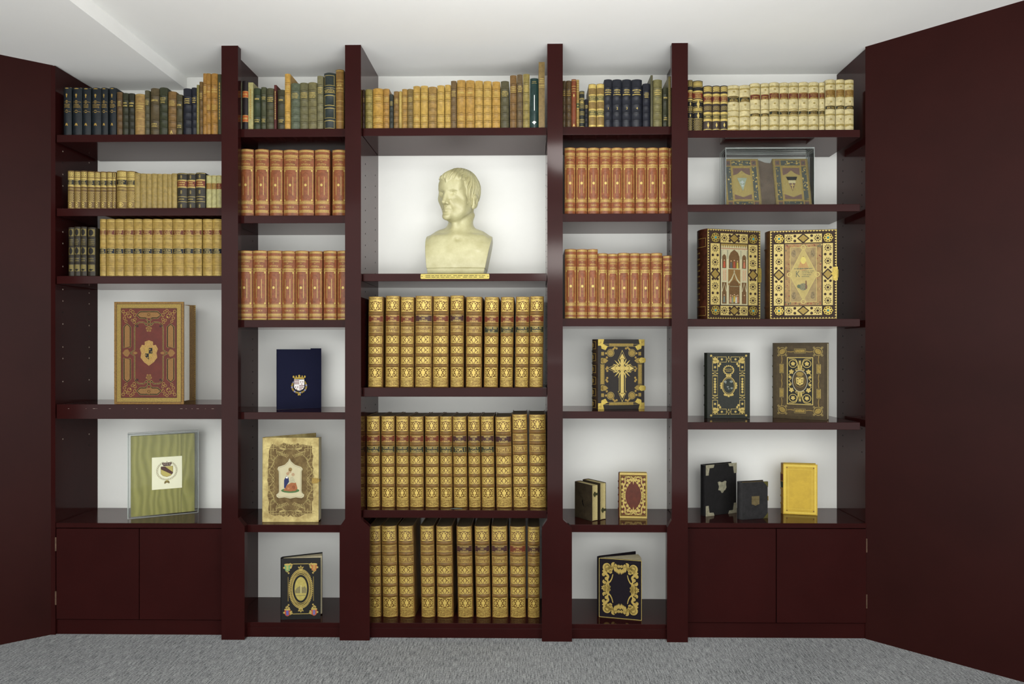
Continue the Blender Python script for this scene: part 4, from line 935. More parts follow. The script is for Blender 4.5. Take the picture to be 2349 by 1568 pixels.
for a, bq, r, c in ((.455, .575, .028, (206, 168, 128)), (.49, .60, .03, (216, 184, 140)), (.50, .625, .034, (170, 140, 84)), (.55, .565, .03, (214, 180, 140)), (.44, .53, .02, (216, 216, 214)), (.56, .415, .03, (160, 92, 52)), (.47, .40, .02, (206, 140, 92))): P.disc(W*a, H*bq, W*r, C(*c), 4, n=9)
b.build('painted_plaque', s.fo)
b = MB(); b.box(W*.885, W*.985, -.004, 0, H*.46, H*.52, GOLDD); b.box(W*.985, W+.003, -.003, .02, H*.475, H*.505, GOLDD); b.build('clasp', s.root)

# ---- black book with an oval view (second bay, bottom)
z = zb0; BL = PZ(645, 1421, z); BR = PZ(735, 1419, z)
BKL = mat((30, 29, 28), .5, 0, .25, 100, .12, 600, name='black_leather')
s = Show('black_oval_book', 'black book with a gilt oval landscape and four coloured corner crests, standing ajar', 'book', BL, BR, HT(BL, 640, 1281), .030, BKL, None, 0, .36, (.55, .97), PAPER, .004, .006)
P = s.P; W, H = s.W, s.H; P.cx, P.cy = W/2, H/2
P.sym = 'xy'; P.rect(W*.17, H*.30, W*.185, H*.70, GOLD, 1); P.rect(W*.30, H*.905, W*.5, H*.915, GOLD, 1)
for a, bq, r in ((.27, .90, .03), (.255, .87, .03), (.23, .91, .028), (.16, .79, .032), (.13, .80, .026), (.19, .76, .026), (.20, .81, .026), (.21, .85, .02)): P.flower(W*a, H*bq, W*r, GOLD, 1, 5)
for i in range(16):   # pierced gilt frame round the oval
    a = math.pi/2*(i+.5)/16; P.ring(W*(.5+.255*math.cos(a)), H*(.5+.275*math.sin(a)), W*.032, .0016, GOLD, 1, n=9); P.disc(W*(.5+.30*math.cos(a)), H*(.5+.315*math.sin(a)), W*.016, GOLD, 1, n=6)
P.sym = ''
P.ring(W*.5, H*.5, W*.215, .0022, GOLD, 2, H*.235, 32); P.ring(W*.5, H*.5, W*.28, .0016, GOLD, 2, H*.30, 32)
for yy, sg in ((.83, 1), (.165, -1)): P.flower(W*.5, H*yy, W*.06, GOLD, 2, 5); P.leaf(W*.5, H*yy, sg*math.pi/2, W*.09, W*.05, GOLD, 2); P.leaf(W*.5, H*yy, sg*.6, W*.09, W*.05, GOLD, 2); P.leaf(W*.5, H*yy, sg*(math.pi-.6) if sg > 0 else math.pi+.6, W*.09, W*.05, GOLD, 2)
P.disc(W*.5, H*.5, W*.16, mat((206, 190, 106), .4, .1, .15, 90, name='sepia_view'), 2, H*.195, 28); gv = mat((150, 140, 96), .5, 0, .3, 300, name='sepia_dark')
P.poly([(W*a, H*b_) for a, b_ in ((.36, .43), (.64, .43), (.645, .50), (.60, .545), (.55, .52), (.50, .55), (.43, .53), (.39, .51), (.355, .47))], gv, 3); P.rect(W*.49, H*.43, W*.52, H*.56, mat((222, 210, 140), .5, 0, .1), 4); P.rect(W*.38, H*.385, W*.62, H*.395, gv, 3)
s.done()
for a, bq, c, c2 in ((.16, .86, (120, 178, 120), (196, 196, 110)), (.84, .86, (206, 124, 70), (214, 170, 96)), (.16, .125, (198, 90, 60), (110, 104, 180)), (.84, .125, (206, 100, 62), (130, 124, 180))):
    b = MB(); q = W*.075; cx, cy = W*a, H*bq
    b.prism([(cx-q, cy+q), (cx+q, cy+q), (cx+q, cy-q*.5), (cx+q*.6, cy-q*1.2), (cx, cy-q*1.5), (cx-q*.6, cy-q*1.2), (cx-q, cy-q*.5)], -.0012, -.0001, mat(c, .5, 0, .2, 200, name='enamel'), 'y')
    P = Paint(b, lambda x, y, l=0: (x, -.0013-l*.0002, y)); P.rect(cx-q*.4, cy-q*1.1, cx+q*.4, cy+q*.5, mat(c2, .5, 0, .2, 200, name='enamel'), 1); P.disc(cx, cy+q*.9, q*1.1, GOLD, 1, q*.35); P.disc(cx-q*1.1, cy-q*.2, q*.35, GOLD, 1); P.disc(cx+q*1.1, cy-q*.2, q*.35, GOLD, 1)
    b.build('corner_crest', s.fo)

# ---- black book with a gold cross
z = SH['D4']; BL = PZ(1371.5, 939.5, z); BR = PZ(1479.5, 938.3, z); BR.y = BL.y+.045
CRB = mat((44, 37, 32), .5, 0, .35, 14, .15, 500, dark=(36, 31, 28), name='dark_calf')
s = Show('cross_book', 'thick black book with a gold cross and brass corners', 'book', BL, BR, HT(BL, 1372, 778), .062, CRB, mat((52, 38, 26), .5, 0, .5, 60, .2, 400, name='worn_spine'), 0, 0, (.02, .98), mat((150, 124, 70), .5, .2, .3, 200), .005, .013, (.16, .33, .49, .66, .83), .004)
P = s.P; W, H = s.W, s.H; U = lambda a, b: (W*a, H*b); cx, cy = .52, .585
for t_, m_, l_ in ((.035, GOLD, 1), (.026, CRB, 2), (.0, GOLD, 3)):
    aw = .035+t_
    P.rect(W*(cx-aw), H*(.22-t_*.5), W*(cx+aw), H*(.73+t_*.5), m_, l_); P.rect(W*(cx-.16-t_), H*cy-W*aw, W*(cx+.16+t_), H*cy+W*aw, m_, l_)
    for dx, dy, a in ((0, .145, math.pi/2), (0, -.365, -math.pi/2), (-.16, 0, math.pi), (.16, 0, 0)):
        q = .085+t_*1.1; ox, oy = W*(cx+dx), H*(cy+dy*1.0); c, sn = math.cos(a), math.sin(a)
        P.poly([(ox+W*(u*c-v*sn), oy+W*(u*sn+v*c)) for u, v in ((-.02-t_, -q*.75), (q*1.1+t_, 0), (-.02-t_, q*.75))], m_, l_)
P.disc(W*cx, H*cy, W*.065, GOLD, 5, n=16); P.ring(W*cx, H*cy, W*.048, .001, GOLDD, 6)
for q in range(4):
    for k in (-.35, 0, .35): a = math.pi/4+q*math.pi/2+k; P.leaf(W*cx+W*.07*math.cos(a), H*cy+W*.07*math.sin(a), a, W*(.15 if k else .17), W*.025, GOLD, 3)
mirror4(P, W, H)
P.outline([U(*p) for p in ((.05, .07), (.5, .07), (.5, .10), (.2, .10))], .0008, GOLD, 1)
P.rect(W*.24, H*.905, W*.5, H*.94, GT, 1); P.rect(W*.06, H*.36, W*.13, H*.5, GT, 1); P.frame(W*.05, H*.35, W*.14, H*.65, .0008, GOLD, 2)
P.disc(W*.27, H*.805, W*.062, GT, 2); P.ring(W*.27, H*.805, W*.075, .0012, GOLD, 2, n=18); P.rect(W*.07, H*.77, W*.13, H*.82, GT, 1)
for a, bq in ((.17, .80), (.19, .74), (.36, .88), (.40, .87), (.20, .60), (.18, .58), (.2, .55), (.33, .86)): P.flower(W*a, H*bq, W*.026, GOLDD, 1, 5)
P.leaf(W*.06, H*.695, 0, W*.16, W*.13, GT, 2); P.disc(W*.09, H*.715, W*.03, GT, 2); P.disc(W*.09, H*.675, W*.03, GT, 2)
P.sym = ''
for i in range(6):
    v = (.08, .245, .41, .575, .745, .915)[i]; s.PS.frame(-.72, v-.055, .72, v+.055, .006, GOLDD, 1, 4, .05); s.PS.flower(0, v, .4, GOLDD, 1, 6, s.t/2/H)
s.done()
for a in (0, 1):
    for bq in (0, 1):
        b = MB(); sx, sy = (1 if a == 0 else -1), (1 if bq == 0 else -1); q = W*.13
        pts = [(W*a, H*bq), (W*a+sx*q, H*bq), (W*a+sx*q*.8, H*bq+sy*q*.75), (W*a+sx*q*1.6, H*bq+sy*q*1.1), (W*a+sx*q*1.2, H*bq+sy*q*1.7), (W*a+sx*q*.55, H*bq+sy*q*1.45), (W*a+sx*q*.5, H*bq+sy*q), (W*a, H*bq+sy*q)]
        ar = sum(pts[i][0]*pts[(i+1) % 8][1]-pts[(i+1) % 8][0]*pts[i][1] for i in range(8))
        b.prism(pts if ar > 0 else pts[::-1], -.0026, .0002, GOLDB, 'y'); Paint(b, lambda x, y, l=0: (x, -.0028-l*.0004, y)).disc(W*a+sx*q*.4, H*bq+sy*q*.5, q*.14, GOLDD, 1)
        b.build('brass_corner', s.fo)
for v in (.70, .30):
    b = MB(); b.prism([(W*.86, H*v), (W*.92, H*v-.012), (W+.002, H*v-.010), (W+.002, H*v+.010), (W*.92, H*v+.012)], -.0035, .0002, GOLDB, 'y'); b.prism([(W*.94+.014*math.cos(i), H*v+.012*math.sin(i)) for i in [k*math.pi/4 for k in range(8)]], -.005, -.001, GOLDB, 'y'); b.box(W, W+.004, -.004, .05, H*v-.007, H*v+.007, GOLDB); b.build('clasp', s.root)

# ---- two tiny clasped books
z = SH['E4']; A = PZ(1318.6, 1184, z); B = PZ(1357.6, 1195.7, z); u = Vector((B.x-A.x, B.y-A.y)); u.normalize(); nn = Vector((-u.y, u.x)); WW = (B-A).length
DBK = mat((62, 52, 36), .6, 0, .4, 40, .2, 300, name='dark_brown_calf')
def tiny(off, along, lab, hk):
    q = A.to_2d()+nn*off+u*along; e = q+u*WW
    BLq, BRq = Vector((q.x, q.y, z)), Vector((e.x, e.y, z))
    s = Show('tiny_clasped_book', lab, 'book', BLq, BRq, PY(1357, 1113, B.y).z-z if not hk else (PY(1357, 1113, B.y).z-z)*hk, .034, DBK, mat((120, 80, 56), .6, 0, .4, 80), 0, 0, (.0, 1.0), mat((206, 190, 132), .8, 0, .2, 300, name='yellowed_pages'), .003, .004, (), .002, group='pair of tiny clasped books')
    s.P.poly([(s.W*.42, s.H*.5), (s.W*.48, s.H*.38), (s.W*.56, s.H*.36), (s.W*.5, s.H*.46), (s.W*.49, s.H*.55)], BLACK, 1); s.done()
    b = MB()
    cl = mat((96, 96, 66), .4, .5, .4, 200, name='old_metal')
    v = s.H*(.74 if not hk else .26)
    b.box(s.W-.001, s.W+.0015, .008, .034, v-.005, v+.005, cl); b.box(s.W+.0002, s.W+.002, .012, .019, v-.010, v+.010, cl); b.build('clasp', s.root)
tiny(0, 0, 'front one of two tiny dark clasped books, dark cover showing', 0)
tiny(.041, .004, 'rear one of two tiny dark clasped books, pale page edges showing', 1.03)

# ---- small red gilt book
BL = PZ(1421.5, 1187.6, z); BR = PZ(1484.3, 1189, z)
RM = mat((104, 46, 26), .45, 0, .2, 60, .08, 400, name='red_brown_morocco')
s = Show('small_red_gilt_book', 'small red book whose cover is framed in gilt foliage', 'book', BL, BR, HT(BL, 1421, 1084), .026, GOLD, RM, 0, .06, (.02, .95), mat((130, 100, 56), .6, .1, .3, 100), .003, .005, (.2, .35, .5, .65, .8), .002)
P = s.P; W, H = s.W, s.H; P.rect(W*.02, H*.045, W*.97, H*.955, RM, 1); mirror4(P, W, H); P.frame(W*.03, H*.055, W*.96, H*.945, W*.035, GOLDD, 2)
P.curve([(W*.12, H*.5), (W*.15, H*.6), (W*.14, H*.7), (W*.2, H*.78), (W*.2, H*.88), (W*.32, H*.91), (W*.5, H*.88)], W*.045, GOLD, 3)
P.curve([(W*.2, H*.5), (W*.22, H*.6), (W*.3, H*.72), (W*.4, H*.8), (W*.5, H*.82)], W*.014, GOLD, 2)
for a, b_, r in ((.3, .83, .07), (.4, .85, .06), (.28, .73, .06), (.2, .66, .05), (.17, .57, .055), (.17, .51, .05), (.1, .62, .05), (.1, .75, .06), (.1, .86, .06), (.24, .9, .05), (.35, .78, .05), (.42, .9, .05), (.1, .53, .05)):
    P.flower(W*a, H*b_, W*r, GOLD, 3, 5)
P.sym = 'y'; P.leaf(W*.5, H*.90, -math.pi/2, H*.16, W*.05, GOLD, 4); P.leaf(W*.5, H*.88, -1.0, H*.1, W*.05, GOLD, 4); P.leaf(W*.5, H*.88, -2.14, H*.1, W*.05, GOLD, 4); P.sym = ''
s.done()

# ---- dark book with a raised gold scroll frame, ajar
z = zb0; BL = PZ(1374, 1414, z); BR = PZ(1472, 1422.8, z)
PV = mat((24, 16, 26), .8, 0, .3, 200, .2, 800, .2, name='dark_purple_velvet')
s = Show('scroll_frame_book', 'dark purple velvet book with a gold scrollwork frame, standing ajar on the bottom shelf', 'book', BL, BR, HT(BL, 1374, 1279), .03, PV, PV, 0, .62, (.03, .8), PAPER, .004, .010)
W, H = s.W, s.H; s.P.frame(W*.0, H*.0, W*1., H*1., .0018, GOLD, 1); s.P.frame(W*.012, H*.008, W*.988, H*.992, .0004, BLACK, 2)
s.done()
b = MB(); P = Paint(b, lambda x, y, l=0: (x, -.0008-l*.0005, y)); mirror4(P, W, H); GS = mat((206, 178, 96), .45, .15, .2, 260, name='gold_scrollwork')
P.scroll(W*.20, H*.855, W*.105, .2, -1.4, W*.085, GS, 2, .3); P.curve([(W*.1, H*.80), (W*.17, H*.74), (W*.22, H*.70), (W*.2, H*.64), (W*.24, H*.6), (W*.3, H*.66), (W*.33, H*.74)], W*.065, GS, 3, lambda q: 1-.75*q)
for a, b_, r, t0 in ((.12, .72, .055, 0), (.14, .60, .05, 2), (.12, .53, .05, 3.3), (.34, .90, .05, 1), (.42, .89, .04, 2), (.24, .53, .045, 2)): P.scroll(W*a, H*b_, W*r, t0, 1, W*.03, GS, 2, .3)
for a, b_, r in ((.18, .66, .05), (.2, .57, .05), (.23, .52, .04), (.3, .85, .05), (.39, .85, .05), (.27, .78, .05), (.16, .78, .05), (.17, .52, .05), (.47, .88, .04)): P.flower(W*a, H*b_, W*r, GS, 2, 6)
for i in range(4): P.leaf(W*(.36+.045*i), H*.85, -math.pi/2+.15*(2-i), H*(.075+.012*i), W*.045, GS, 3)
b.build('gold_scrollwork', s.fo)

# ---- old covers opened flat, leaning in an acrylic case (far right bay)
z = SH['B5']; Yc = .10
A = PY(1664.5, 467, Yc); B = PY(1868.5, 467, Yc); Hc = PY(1700, 338, Yc).z-z-.0045
acrylic('clear acrylic case around the old opened covers, far right bay', (A.x, Yc, z+.0004), B.x-A.x, .085, Hc, 0)
def P2(px, py, Y): return PY(px, py, Y)
lx0 = PY(1666, 466, Yc+.012).x; lx1 = PY(1748, 466, Yc+.012).x; rx0 = PY(1781, 466, Yc+.012).x; rx1 = PY(1863, 466, Yc+.012).x
hh = (PY(1700, 363, Yc+.05).z-z)
tl = math.atan2(.052, hh); LH = hh/math.cos(tl)
ct = thing('opened_covers', 'old gilt covers with painted crests, opened flat inside the right-hand acrylic case', 'book', (lx0, Yc+.010, z+.001), (-tl, math.radians(.0), 0))
OG = mat((170, 146, 78), .45, .2, .3, 120, name='old_gold'); OGR = mat((78, 84, 78), .6, 0, .35, 200, name='grey_green_panel'); OMV = mat((120, 92, 82), .6, 0, .3, 160, name='mauve_panel')
WB = lx1-lx0
def oldcover(x0, kind):
    b = MB(); b.box(x0, x0+WB, 0, .006, 0, LH, mat((140, 122, 72), .5, .1, .3, 100, name='worn_board')); P = Paint(b, lambda x, y, l=0: (x0+x, -.0002-l*.0002, y)); W, H = WB, LH
    P.rect(W*.04, H*.02, W*.96, H*.98, OG, 0)
    xs = [.07, .20, .23, .77, .80, .93]; ys = [.03, .135, .155, .84, .86, .965]
    for i in (0, 2, 4):
        for j in (0, 2, 4):
            if (i, j) == (2, 2): continue
            P.rect(W*xs[i], H*ys[j], W*xs[i+1], H*ys[j+1], OMV if (i != 2 and j != 2) else OGR, 1)
            if i != 2 and j != 2: P.disc(W*(xs[i]+xs[i+1])/2, H*(ys[j]+ys[j+1])/2, W*.035, OGR, 2)
    rn = random.Random(3+kind)
    for k in range(70):
        if k % 2: x, y = rn.choice((rn.uniform(.08, .19), rn.uniform(.81, .92))), rn.uniform(.17, .83)
        else: x, y = rn.uniform(.24, .76), rn.choice((rn.uniform(.04, .12), rn.uniform(.87, .955)))
        P.flower(W*x, H*y, W*rn.uniform(.012, .03), GOLD if rn.random() < .6 else OG, 2, 5)
    P.rect(W*.26, H*.18, W*.74, H*.81, OMV, 1)
    P.poly([(W*a, H*c) for a, c in ((.26, .28), (.5, .22), (.74, .28), (.76, .45), (.74, .66), (.62, .69), (.5, .76), (.38, .69), (.26, .66), (.24, .45))], mat((176, 156, 92), .5, .15, .25, 150, name='pale_gilt'), 2)
    P.poly([(W*a, H*c) for a, c in ((.5, .31), (.66, .62), (.34, .62))], OG, 3)
    if kind == 0: P.poly([(W*a, H*c) for a, c in ((.5, .34), (.64, .61), (.36, .61))], mat((160, 172, 150), .4, 0, .2, 60, name='pale_green_enamel'), 4); P.flower(W*.5, H*.52, W*.06, mat((196, 204, 204), .4, 0, .1), 5, 4); P.flower(W*.5, H*.45, W*.04, mat((196, 204, 204), .4, 0, .1), 5, 4)
    else:
        P.poly([(W*a, H*c) for a, c in ((.62, .56), (.66, .63), (.34, .63), (.38, .56))], BLACK, 4); P.rect(W*.40, H*.50, W*.60, H*.555, mat((206, 196, 150), .5, 0, .1), 4); P.poly([(W*a, H*c) for a, c in ((.5, .34), (.59, .5), (.41, .5))], OMV, 4); P.rect(W*.49, H*.37, W*.51, H*.5, GOLD, 5); P.rect(W*.45, H*.45, W*.55, H*.465, GOLD, 5); P.text('NERO', W*.43, H*.51, W*.57, H*.545, BLACK, 5) if False else None
    b.build('cover_board', ct)
oldcover(0, 0); oldcover(rx0-lx0, 1)
b = MB(); g0, g1 = WB, rx0-lx0; b.prism([(g0-.001, 0), (g1+.001, 0), (g1+.001, LH*.99), (g1-.008, LH*.92), ((g0+g1)/2, LH*.93), (g0+.01, LH*.97), (g0-.001, LH*.985)], .004, .012, mat((112, 98, 84), .85, 0, .5, 40, .5, 200, dark=(84, 70, 58), name='bare_spine'), 'y')
b.build('bare_spine', ct)

# ---- two big books with pierced gilt borders and turquoise studs
z = SH['C5']
DKC = mat((58, 40, 26), .65, 0, .2, 80, name='dark_brown_board'); PAL = mat((214, 192, 118), .4, .2, .12, 150, name='pale_gilt_metal'); TUR = mat((70, 150, 160), .2, 0, .1, 50, name='turquoise')
def pierced(P, W, H, m, dk, sq):
    """gilt strips of pierced rosettes round a central panel; sq: corner square size"""
    a0, a1 = W*.06, W*.06+sq; b0, b1 = H*.045, H*.045+sq*.92
    P.cx, P.cy, P.sym = W/2, H/2, 'xy'
    P.rect(a1+sq*.08, b0, W/2, b1, m, 2); P.rect(a0, b1+sq*.1, a1, H/2, m, 2)
    def ros(x, y, k): 
        P.disc(x, y, sq*.15*k, dk, 3, n=8)
        for i in range(10): q = 2*math.pi*i/10; P.leaf(x+sq*.2*k*math.cos(q), y+sq*.2*k*math.sin(q), q, sq*.24*k, sq*.13*k, dk, 3)
    xm, ym = (a0+a1)/2, (b0+b1)/2
    ros(a1+sq*.5, ym, .9)
    for yy in (-.26, .26): P.disc(a1+sq*1.1, ym+sq*yy, sq*.15, dk, 3, n=8)
    ros(xm, b1+sq*.58, .9); ros(xm, b1+sq*1.95, .9)
    for i in range(2): 
        y = b1+sq*(1.25+i*1.38)
        for xx in (-.26, .26): P.disc(xm+sq*xx, y, sq*.14, dk, 3, n=8)
    P.sym = 'x'; q = sq*.62
    P.poly([(a0-.1*sq, H/2), (xm, H/2-q), (a1+.1*sq, H/2), (xm, H/2+q)], dk, 4); P.poly([(a0+.08*sq, H/2), (xm, H/2-q*.72), (a1-.08*sq, H/2), (xm, H/2+q*.72)], GT, 5)
    P.sym = 'y'; P.poly([(W/2-q, ym), (W/2, ym-.55*sq), (W/2+q, ym), (W/2, ym+.55*sq)], dk, 4); P.poly([(W/2-q*.74, ym), (W/2, ym-.38*sq), (W/2+q*.74, ym), (W/2, ym+.38*sq)], GT, 5)
    P.sym = ''
    n = 22
    for i in range(n):   # dog-tooth edge
        x = W*i/n; P.poly([(x, H*.005), (x+W/n, H*.005), (x+W/n/2, H*.022)], GOLD, 1); P.poly([(x, H*.995), (x+W/n, H*.995), (x+W/n/2, H*.978)], GOLD, 1)
    n = 34
    for i in range(n):
        y = H*i/n
        for k in (0, 1): P.poly([(W*(.005 if k == 0 else .995), y), (W*(.005 if k == 0 else .995), y+H/n), (W*(.035 if k == 0 else .965), y+H/n/2)], GOLD, 1)
    return a1, b1
def studs(s, sq):
    W, H = s.W, s.H
    for a in (0, 1):
        for c in (0, 1):
            x = W*.06+sq/2 if a == 0 else W*.94-sq/2; y = H*.045+sq*.46 if c == 0 else H*.955-sq*.46
            b = MB(); n = 16; pts = [(x+sq*(.46+.05*math.cos(8*math.pi*2*i/n))*math.cos(2*math.pi*i/n), y+sq*(.46)*math.sin(2*math.pi*i/n)) for i in range(n)]
            b.prism(pts, -.004, -.0002, GOLDB, 'y'); P = Paint(b, lambda X, Y, l=0: (X, -.0042-l*.0002, Y)); 
            for i in range(8): P.disc(x+sq*.33*math.cos(i*math.pi/4), y+sq*.33*math.sin(i*math.pi/4), sq*.08, DKC, 1, n=6)
            o = b.build('corner_boss', s.fo)
            b = MB(); r = sq*.12
            b.grid(lambda u, v: (x+r*math.cos(2*math.pi*u)*math.cos(v*math.pi/2), -.004-r*.8*math.sin(v*math.pi/2), y+r*math.sin(2*math.pi*u)*math.cos(v*math.pi/2)), 10, 4, TUR, True); b.build('turquoise_stud', o)
BL = PY(1622.5, 731, .052); BR = PY(1744.3, 731, .115); BL.z = BR.z = z
s = Show('gothic_arch_book', 'thick book with pierced gilt border around painted gothic arches, turquoise studs', 'book', BL, BR, HT(BL, 1623, 524), .085, DKC, mat((70, 36, 22), .4, 0, .6, 60, .1, 300, name='red_brown_spine'), 0, 0, (.0, 1), GOLDD, .005, .012, (.14, .80), .004)
P = s.P; W, H = s.W, s.H; sq = W*.17; a1, b1 = pierced(P, W, H, PAL, DKC, sq)
x0, x1, y0, y1 = a1+sq*.12, W-a1-sq*.12, b1+sq*.1, H-b1-sq*.1
w_, h_ = x1-x0, y1-y0; V = lambda a, b: (x0+w_*a, y0+h_*b); R_ = lambda a, b, c, d, m, l: P.rect(x0+w_*a, y0+h_*b, x0+w_*c, y0+h_*d, m, l)
ST = mat((196, 188, 150), .6, 0, .15, 200, name='painted_stone'); SB = mat((112, 82, 46), .6, 0, .25, 200, name='painted_brown')
R_(0, 0, 1, 1, ST, 2); R_(0, .93, 1, 1, GT, 3)
for i in range(12): P.poly([V(i/12, .93), V((i+1)/12, .93), V((i+.5)/12, .985)], ST, 4)
R_(0, .915, 1, .93, mat((176, 130, 96), .6, 0, .1), 3)
def arch(a, b, c, d, m, l):
    k = d-(c-a)*.55*w_/h_*1.1; P.poly([V(a, b), V(c, b), V(c, k), V(c-(c-a)*.15, k+(d-k)*.55), V((a+c)/2, d), V(a+(c-a)*.15, k+(d-k)*.55), V(a, k)], m, l)
arch(.30, .60, .70, .91, SB, 3); arch(.05, .60, .20, .83, SB, 3); arch(.80, .60, .95, .83, SB, 3)
R_(.27, .32, .73, .585, mat((140, 106, 56), .6, 0, .15), 3); arch(.30, .02, .70, .42, SB, 4); R_(.04, .02, .21, .37, SB, 3); R_(.79, .02, .96, .37, SB, 3)
for a in (.23, .73, .0, .965): R_(a, .0, a+.04, .915, mat((206, 198, 158), .6, 0, .1), 4); R_(a+.01, .75, a+.03, .9, mat((120, 128, 108), .6, 0, .2), 5)
P.stroke([V(.29, .36), V(.4, .42), V(.5, .53), V(.6, .42), V(.71, .36)], w_*.05, ST, 5); P.stroke([V(.5, .52), V(.5, .57)], w_*.04, ST, 5)
for a in (.125, .875): P.stroke([V(a-.08, .22), V(a, .36), V(a+.08, .22)], w_*.03, ST, 5)
for a in (.08, .15, .82, .9): R_(a, .40, a+.045, .575, mat((206, 168, 130), .6, 0, .3, 300), 4)
for a, b_, c in ((.5, .66, (176, 80, 56)), (.38, .65, (96, 96, 92)), (.62, .65, (196, 176, 84)), (.125, .66, (190, 90, 60)), (.875, .66, (196, 120, 90)), (.5, .10, (196, 170, 70)), (.36, .09, (196, 150, 120)), (.63, .09, (186, 130, 96)), (.12, .09, (120, 130, 120)), (.88, .09, (130, 90, 60)), (.43, .08, (140, 150, 120)), (.57, .08, (206, 206, 190))):
    m_ = mat(c, .6, 0, .3, 300, name='painted_figure'); P.poly([V(a-.04, b_-.05), V(a+.04, b_-.05), V(a+.025, b_+.05), V(a-.025, b_+.05)], m_, 6); P.disc(*V(a, b_+.07), w_*.024, mat((206, 170, 130), .6, 0, .1), 6, n=7)
for i in range(3): R_(.34, .30+.0*i, .66, .31, ST, 5)
for v in (.09, .85): s.PS.frame(-.85, v-.05, .7, v+.05, .004, GOLDD, 1, 4, .03)
for i in range(9): s.PS.dashes(-.1, .6, .22+.065*i, .016, GOLDD, 1, RN)
s.done(); studs(s, sq)
b = MB(); b.box(W-.012, W+.002, -.003, .0, H*.42, H*.58, GOLDB); b.box(W, W+.003, -.003, .04, H*.45, H*.55, GOLDB); b.build('clasp', s.root)
BL = PY(1766, 731, .085); BR = PY(1920, 731, .045); BL.z = BR.z = z
s = Show('diamond_panel_book', 'thick book with pierced gilt border around a painted diamond panel, turquoise studs', 'book', BL, BR, HT(BR, 1919, 525.3), .08, DKC, mat((84, 54, 30), .4, 0, .5, 60, name='brown_spine'), 0, 0, (.0, 1), GOLDD, .005, .012, (.14, .80), .004)
P = s.P; W, H = s.W, s.H; sq = W*.15; a1, b1 = pierced(P, W, H, PAL, DKC, sq)
x0, x1, y0, y1 = a1+sq*.12, W-a1-sq*.12, b1+sq*.1, H-b1-sq*.1; w_, h_ = x1-x0, y1-y0
R_(0, 0, 1, 1, mat((176, 142, 92), .6, 0, .3, 60, name='painted_ground'), 2); rn = random.Random(5)
for i in range(90):
    a, b_ = rn.choice(((rn.uniform(.01, .13), rn.random()), (rn.uniform(.87, .99), rn.random()), (rn.random(), rn.uniform(.01, .06)), (rn.random(), rn.uniform(.94, .99))))
    P.flower(*V(a, min(.98, max(.02, b_))), w_*rn.uniform(.012, .03), mat(rn.choice(((176, 96, 66), (104, 112, 84), (196, 176, 110), (150, 84, 70))), .6, 0, .2, name='painted_flower'), 3, 5)
YL = mat((216, 196, 120), .5, .1, .1, 100, name='gilt_line')
R_(.15, .06, .86, .94, mat((186, 164, 110), .6, 0, .35, 40, dark=(150, 128, 90), name='painted_scene'), 4); P.frame(*V(.14, .055), *V(.87, .945), w_*.012, YL, 5)
P.poly([V(.12, .5), V(.5, .08), V(.88, .5), V(.5, .93)], mat((200, 180, 112), .6, 0, .15, 60, name='painted_diamond'), 6); P.outline([V(.12, .5), V(.5, .08), V(.88, .5), V(.5, .93)], w_*.02, YL, 7)
for a, b_ in ((.12, .5), (.88, .5), (.5, .06), (.5, .94)): P.ring(*V(a, b_), w_*.06, w_*.025, YL, 7, n=16)
for i in range(9): a = -.9+1.8*i/8; P.stroke([V(.5, .80), V(.5+.27*math.sin(a*.62), .80-.24*math.cos(a*.62))], w_*.014, mat((196, 132, 84), .5, 0, .2), 7)
P.disc(*V(.5, .73), w_*.075, mat((222, 204, 110), .5, .1, .1), 8, h_*.06); P.disc(*V(.5, .30), w_*.12, mat((140, 136, 104), .6, 0, .4, 200), 7, h_*.06); P.disc(*V(.38, .31), w_*.05, mat((110, 124, 96), .6, 0, .3), 8, h_*.03); P.poly([V(.56, .27), V(.6, .27), V(.59, .40), V(.56, .40)], mat((120, 84, 66), .6, 0, .2), 8)
INK = mat((110, 112, 92), .6, 0, .2, 200, name='faded_ink'); P.text('K', *V(.30, .46), *V(.41, .56), INK, 8)
P.dashes(*[V(q, 0)[0] for q in (.26, .74)], V(0, .595)[1], h_*.022, INK, 8, rn)
for i in range(4): P.dashes(V(.46, 0)[0], V(.8-.04*i, 0)[0], V(0, .555-.03*i)[1], h_*.012, INK, 8, rn)
for cxx in (.24, .76):
    for cyy in (.16, .84): P.disc(*V(cxx, cyy), w_*.06, mat((150, 132, 96), .6, 0, .5, 200), 5, h_*.06)
s.done(); studs(s, sq)
b = MB(); b.box(W-.016, W+.002, -.003, .0, H*.43, H*.58, GOLDB); b.prism([(W-.016, H*.48), (W-.024, H*.505), (W-.016, H*.53)][::-1], -.003, 0, GOLDB, 'y'); b.box(W, W+.004, -.003, .04, H*.46, H*.55, GOLDB); b.build('clasp', s.root)

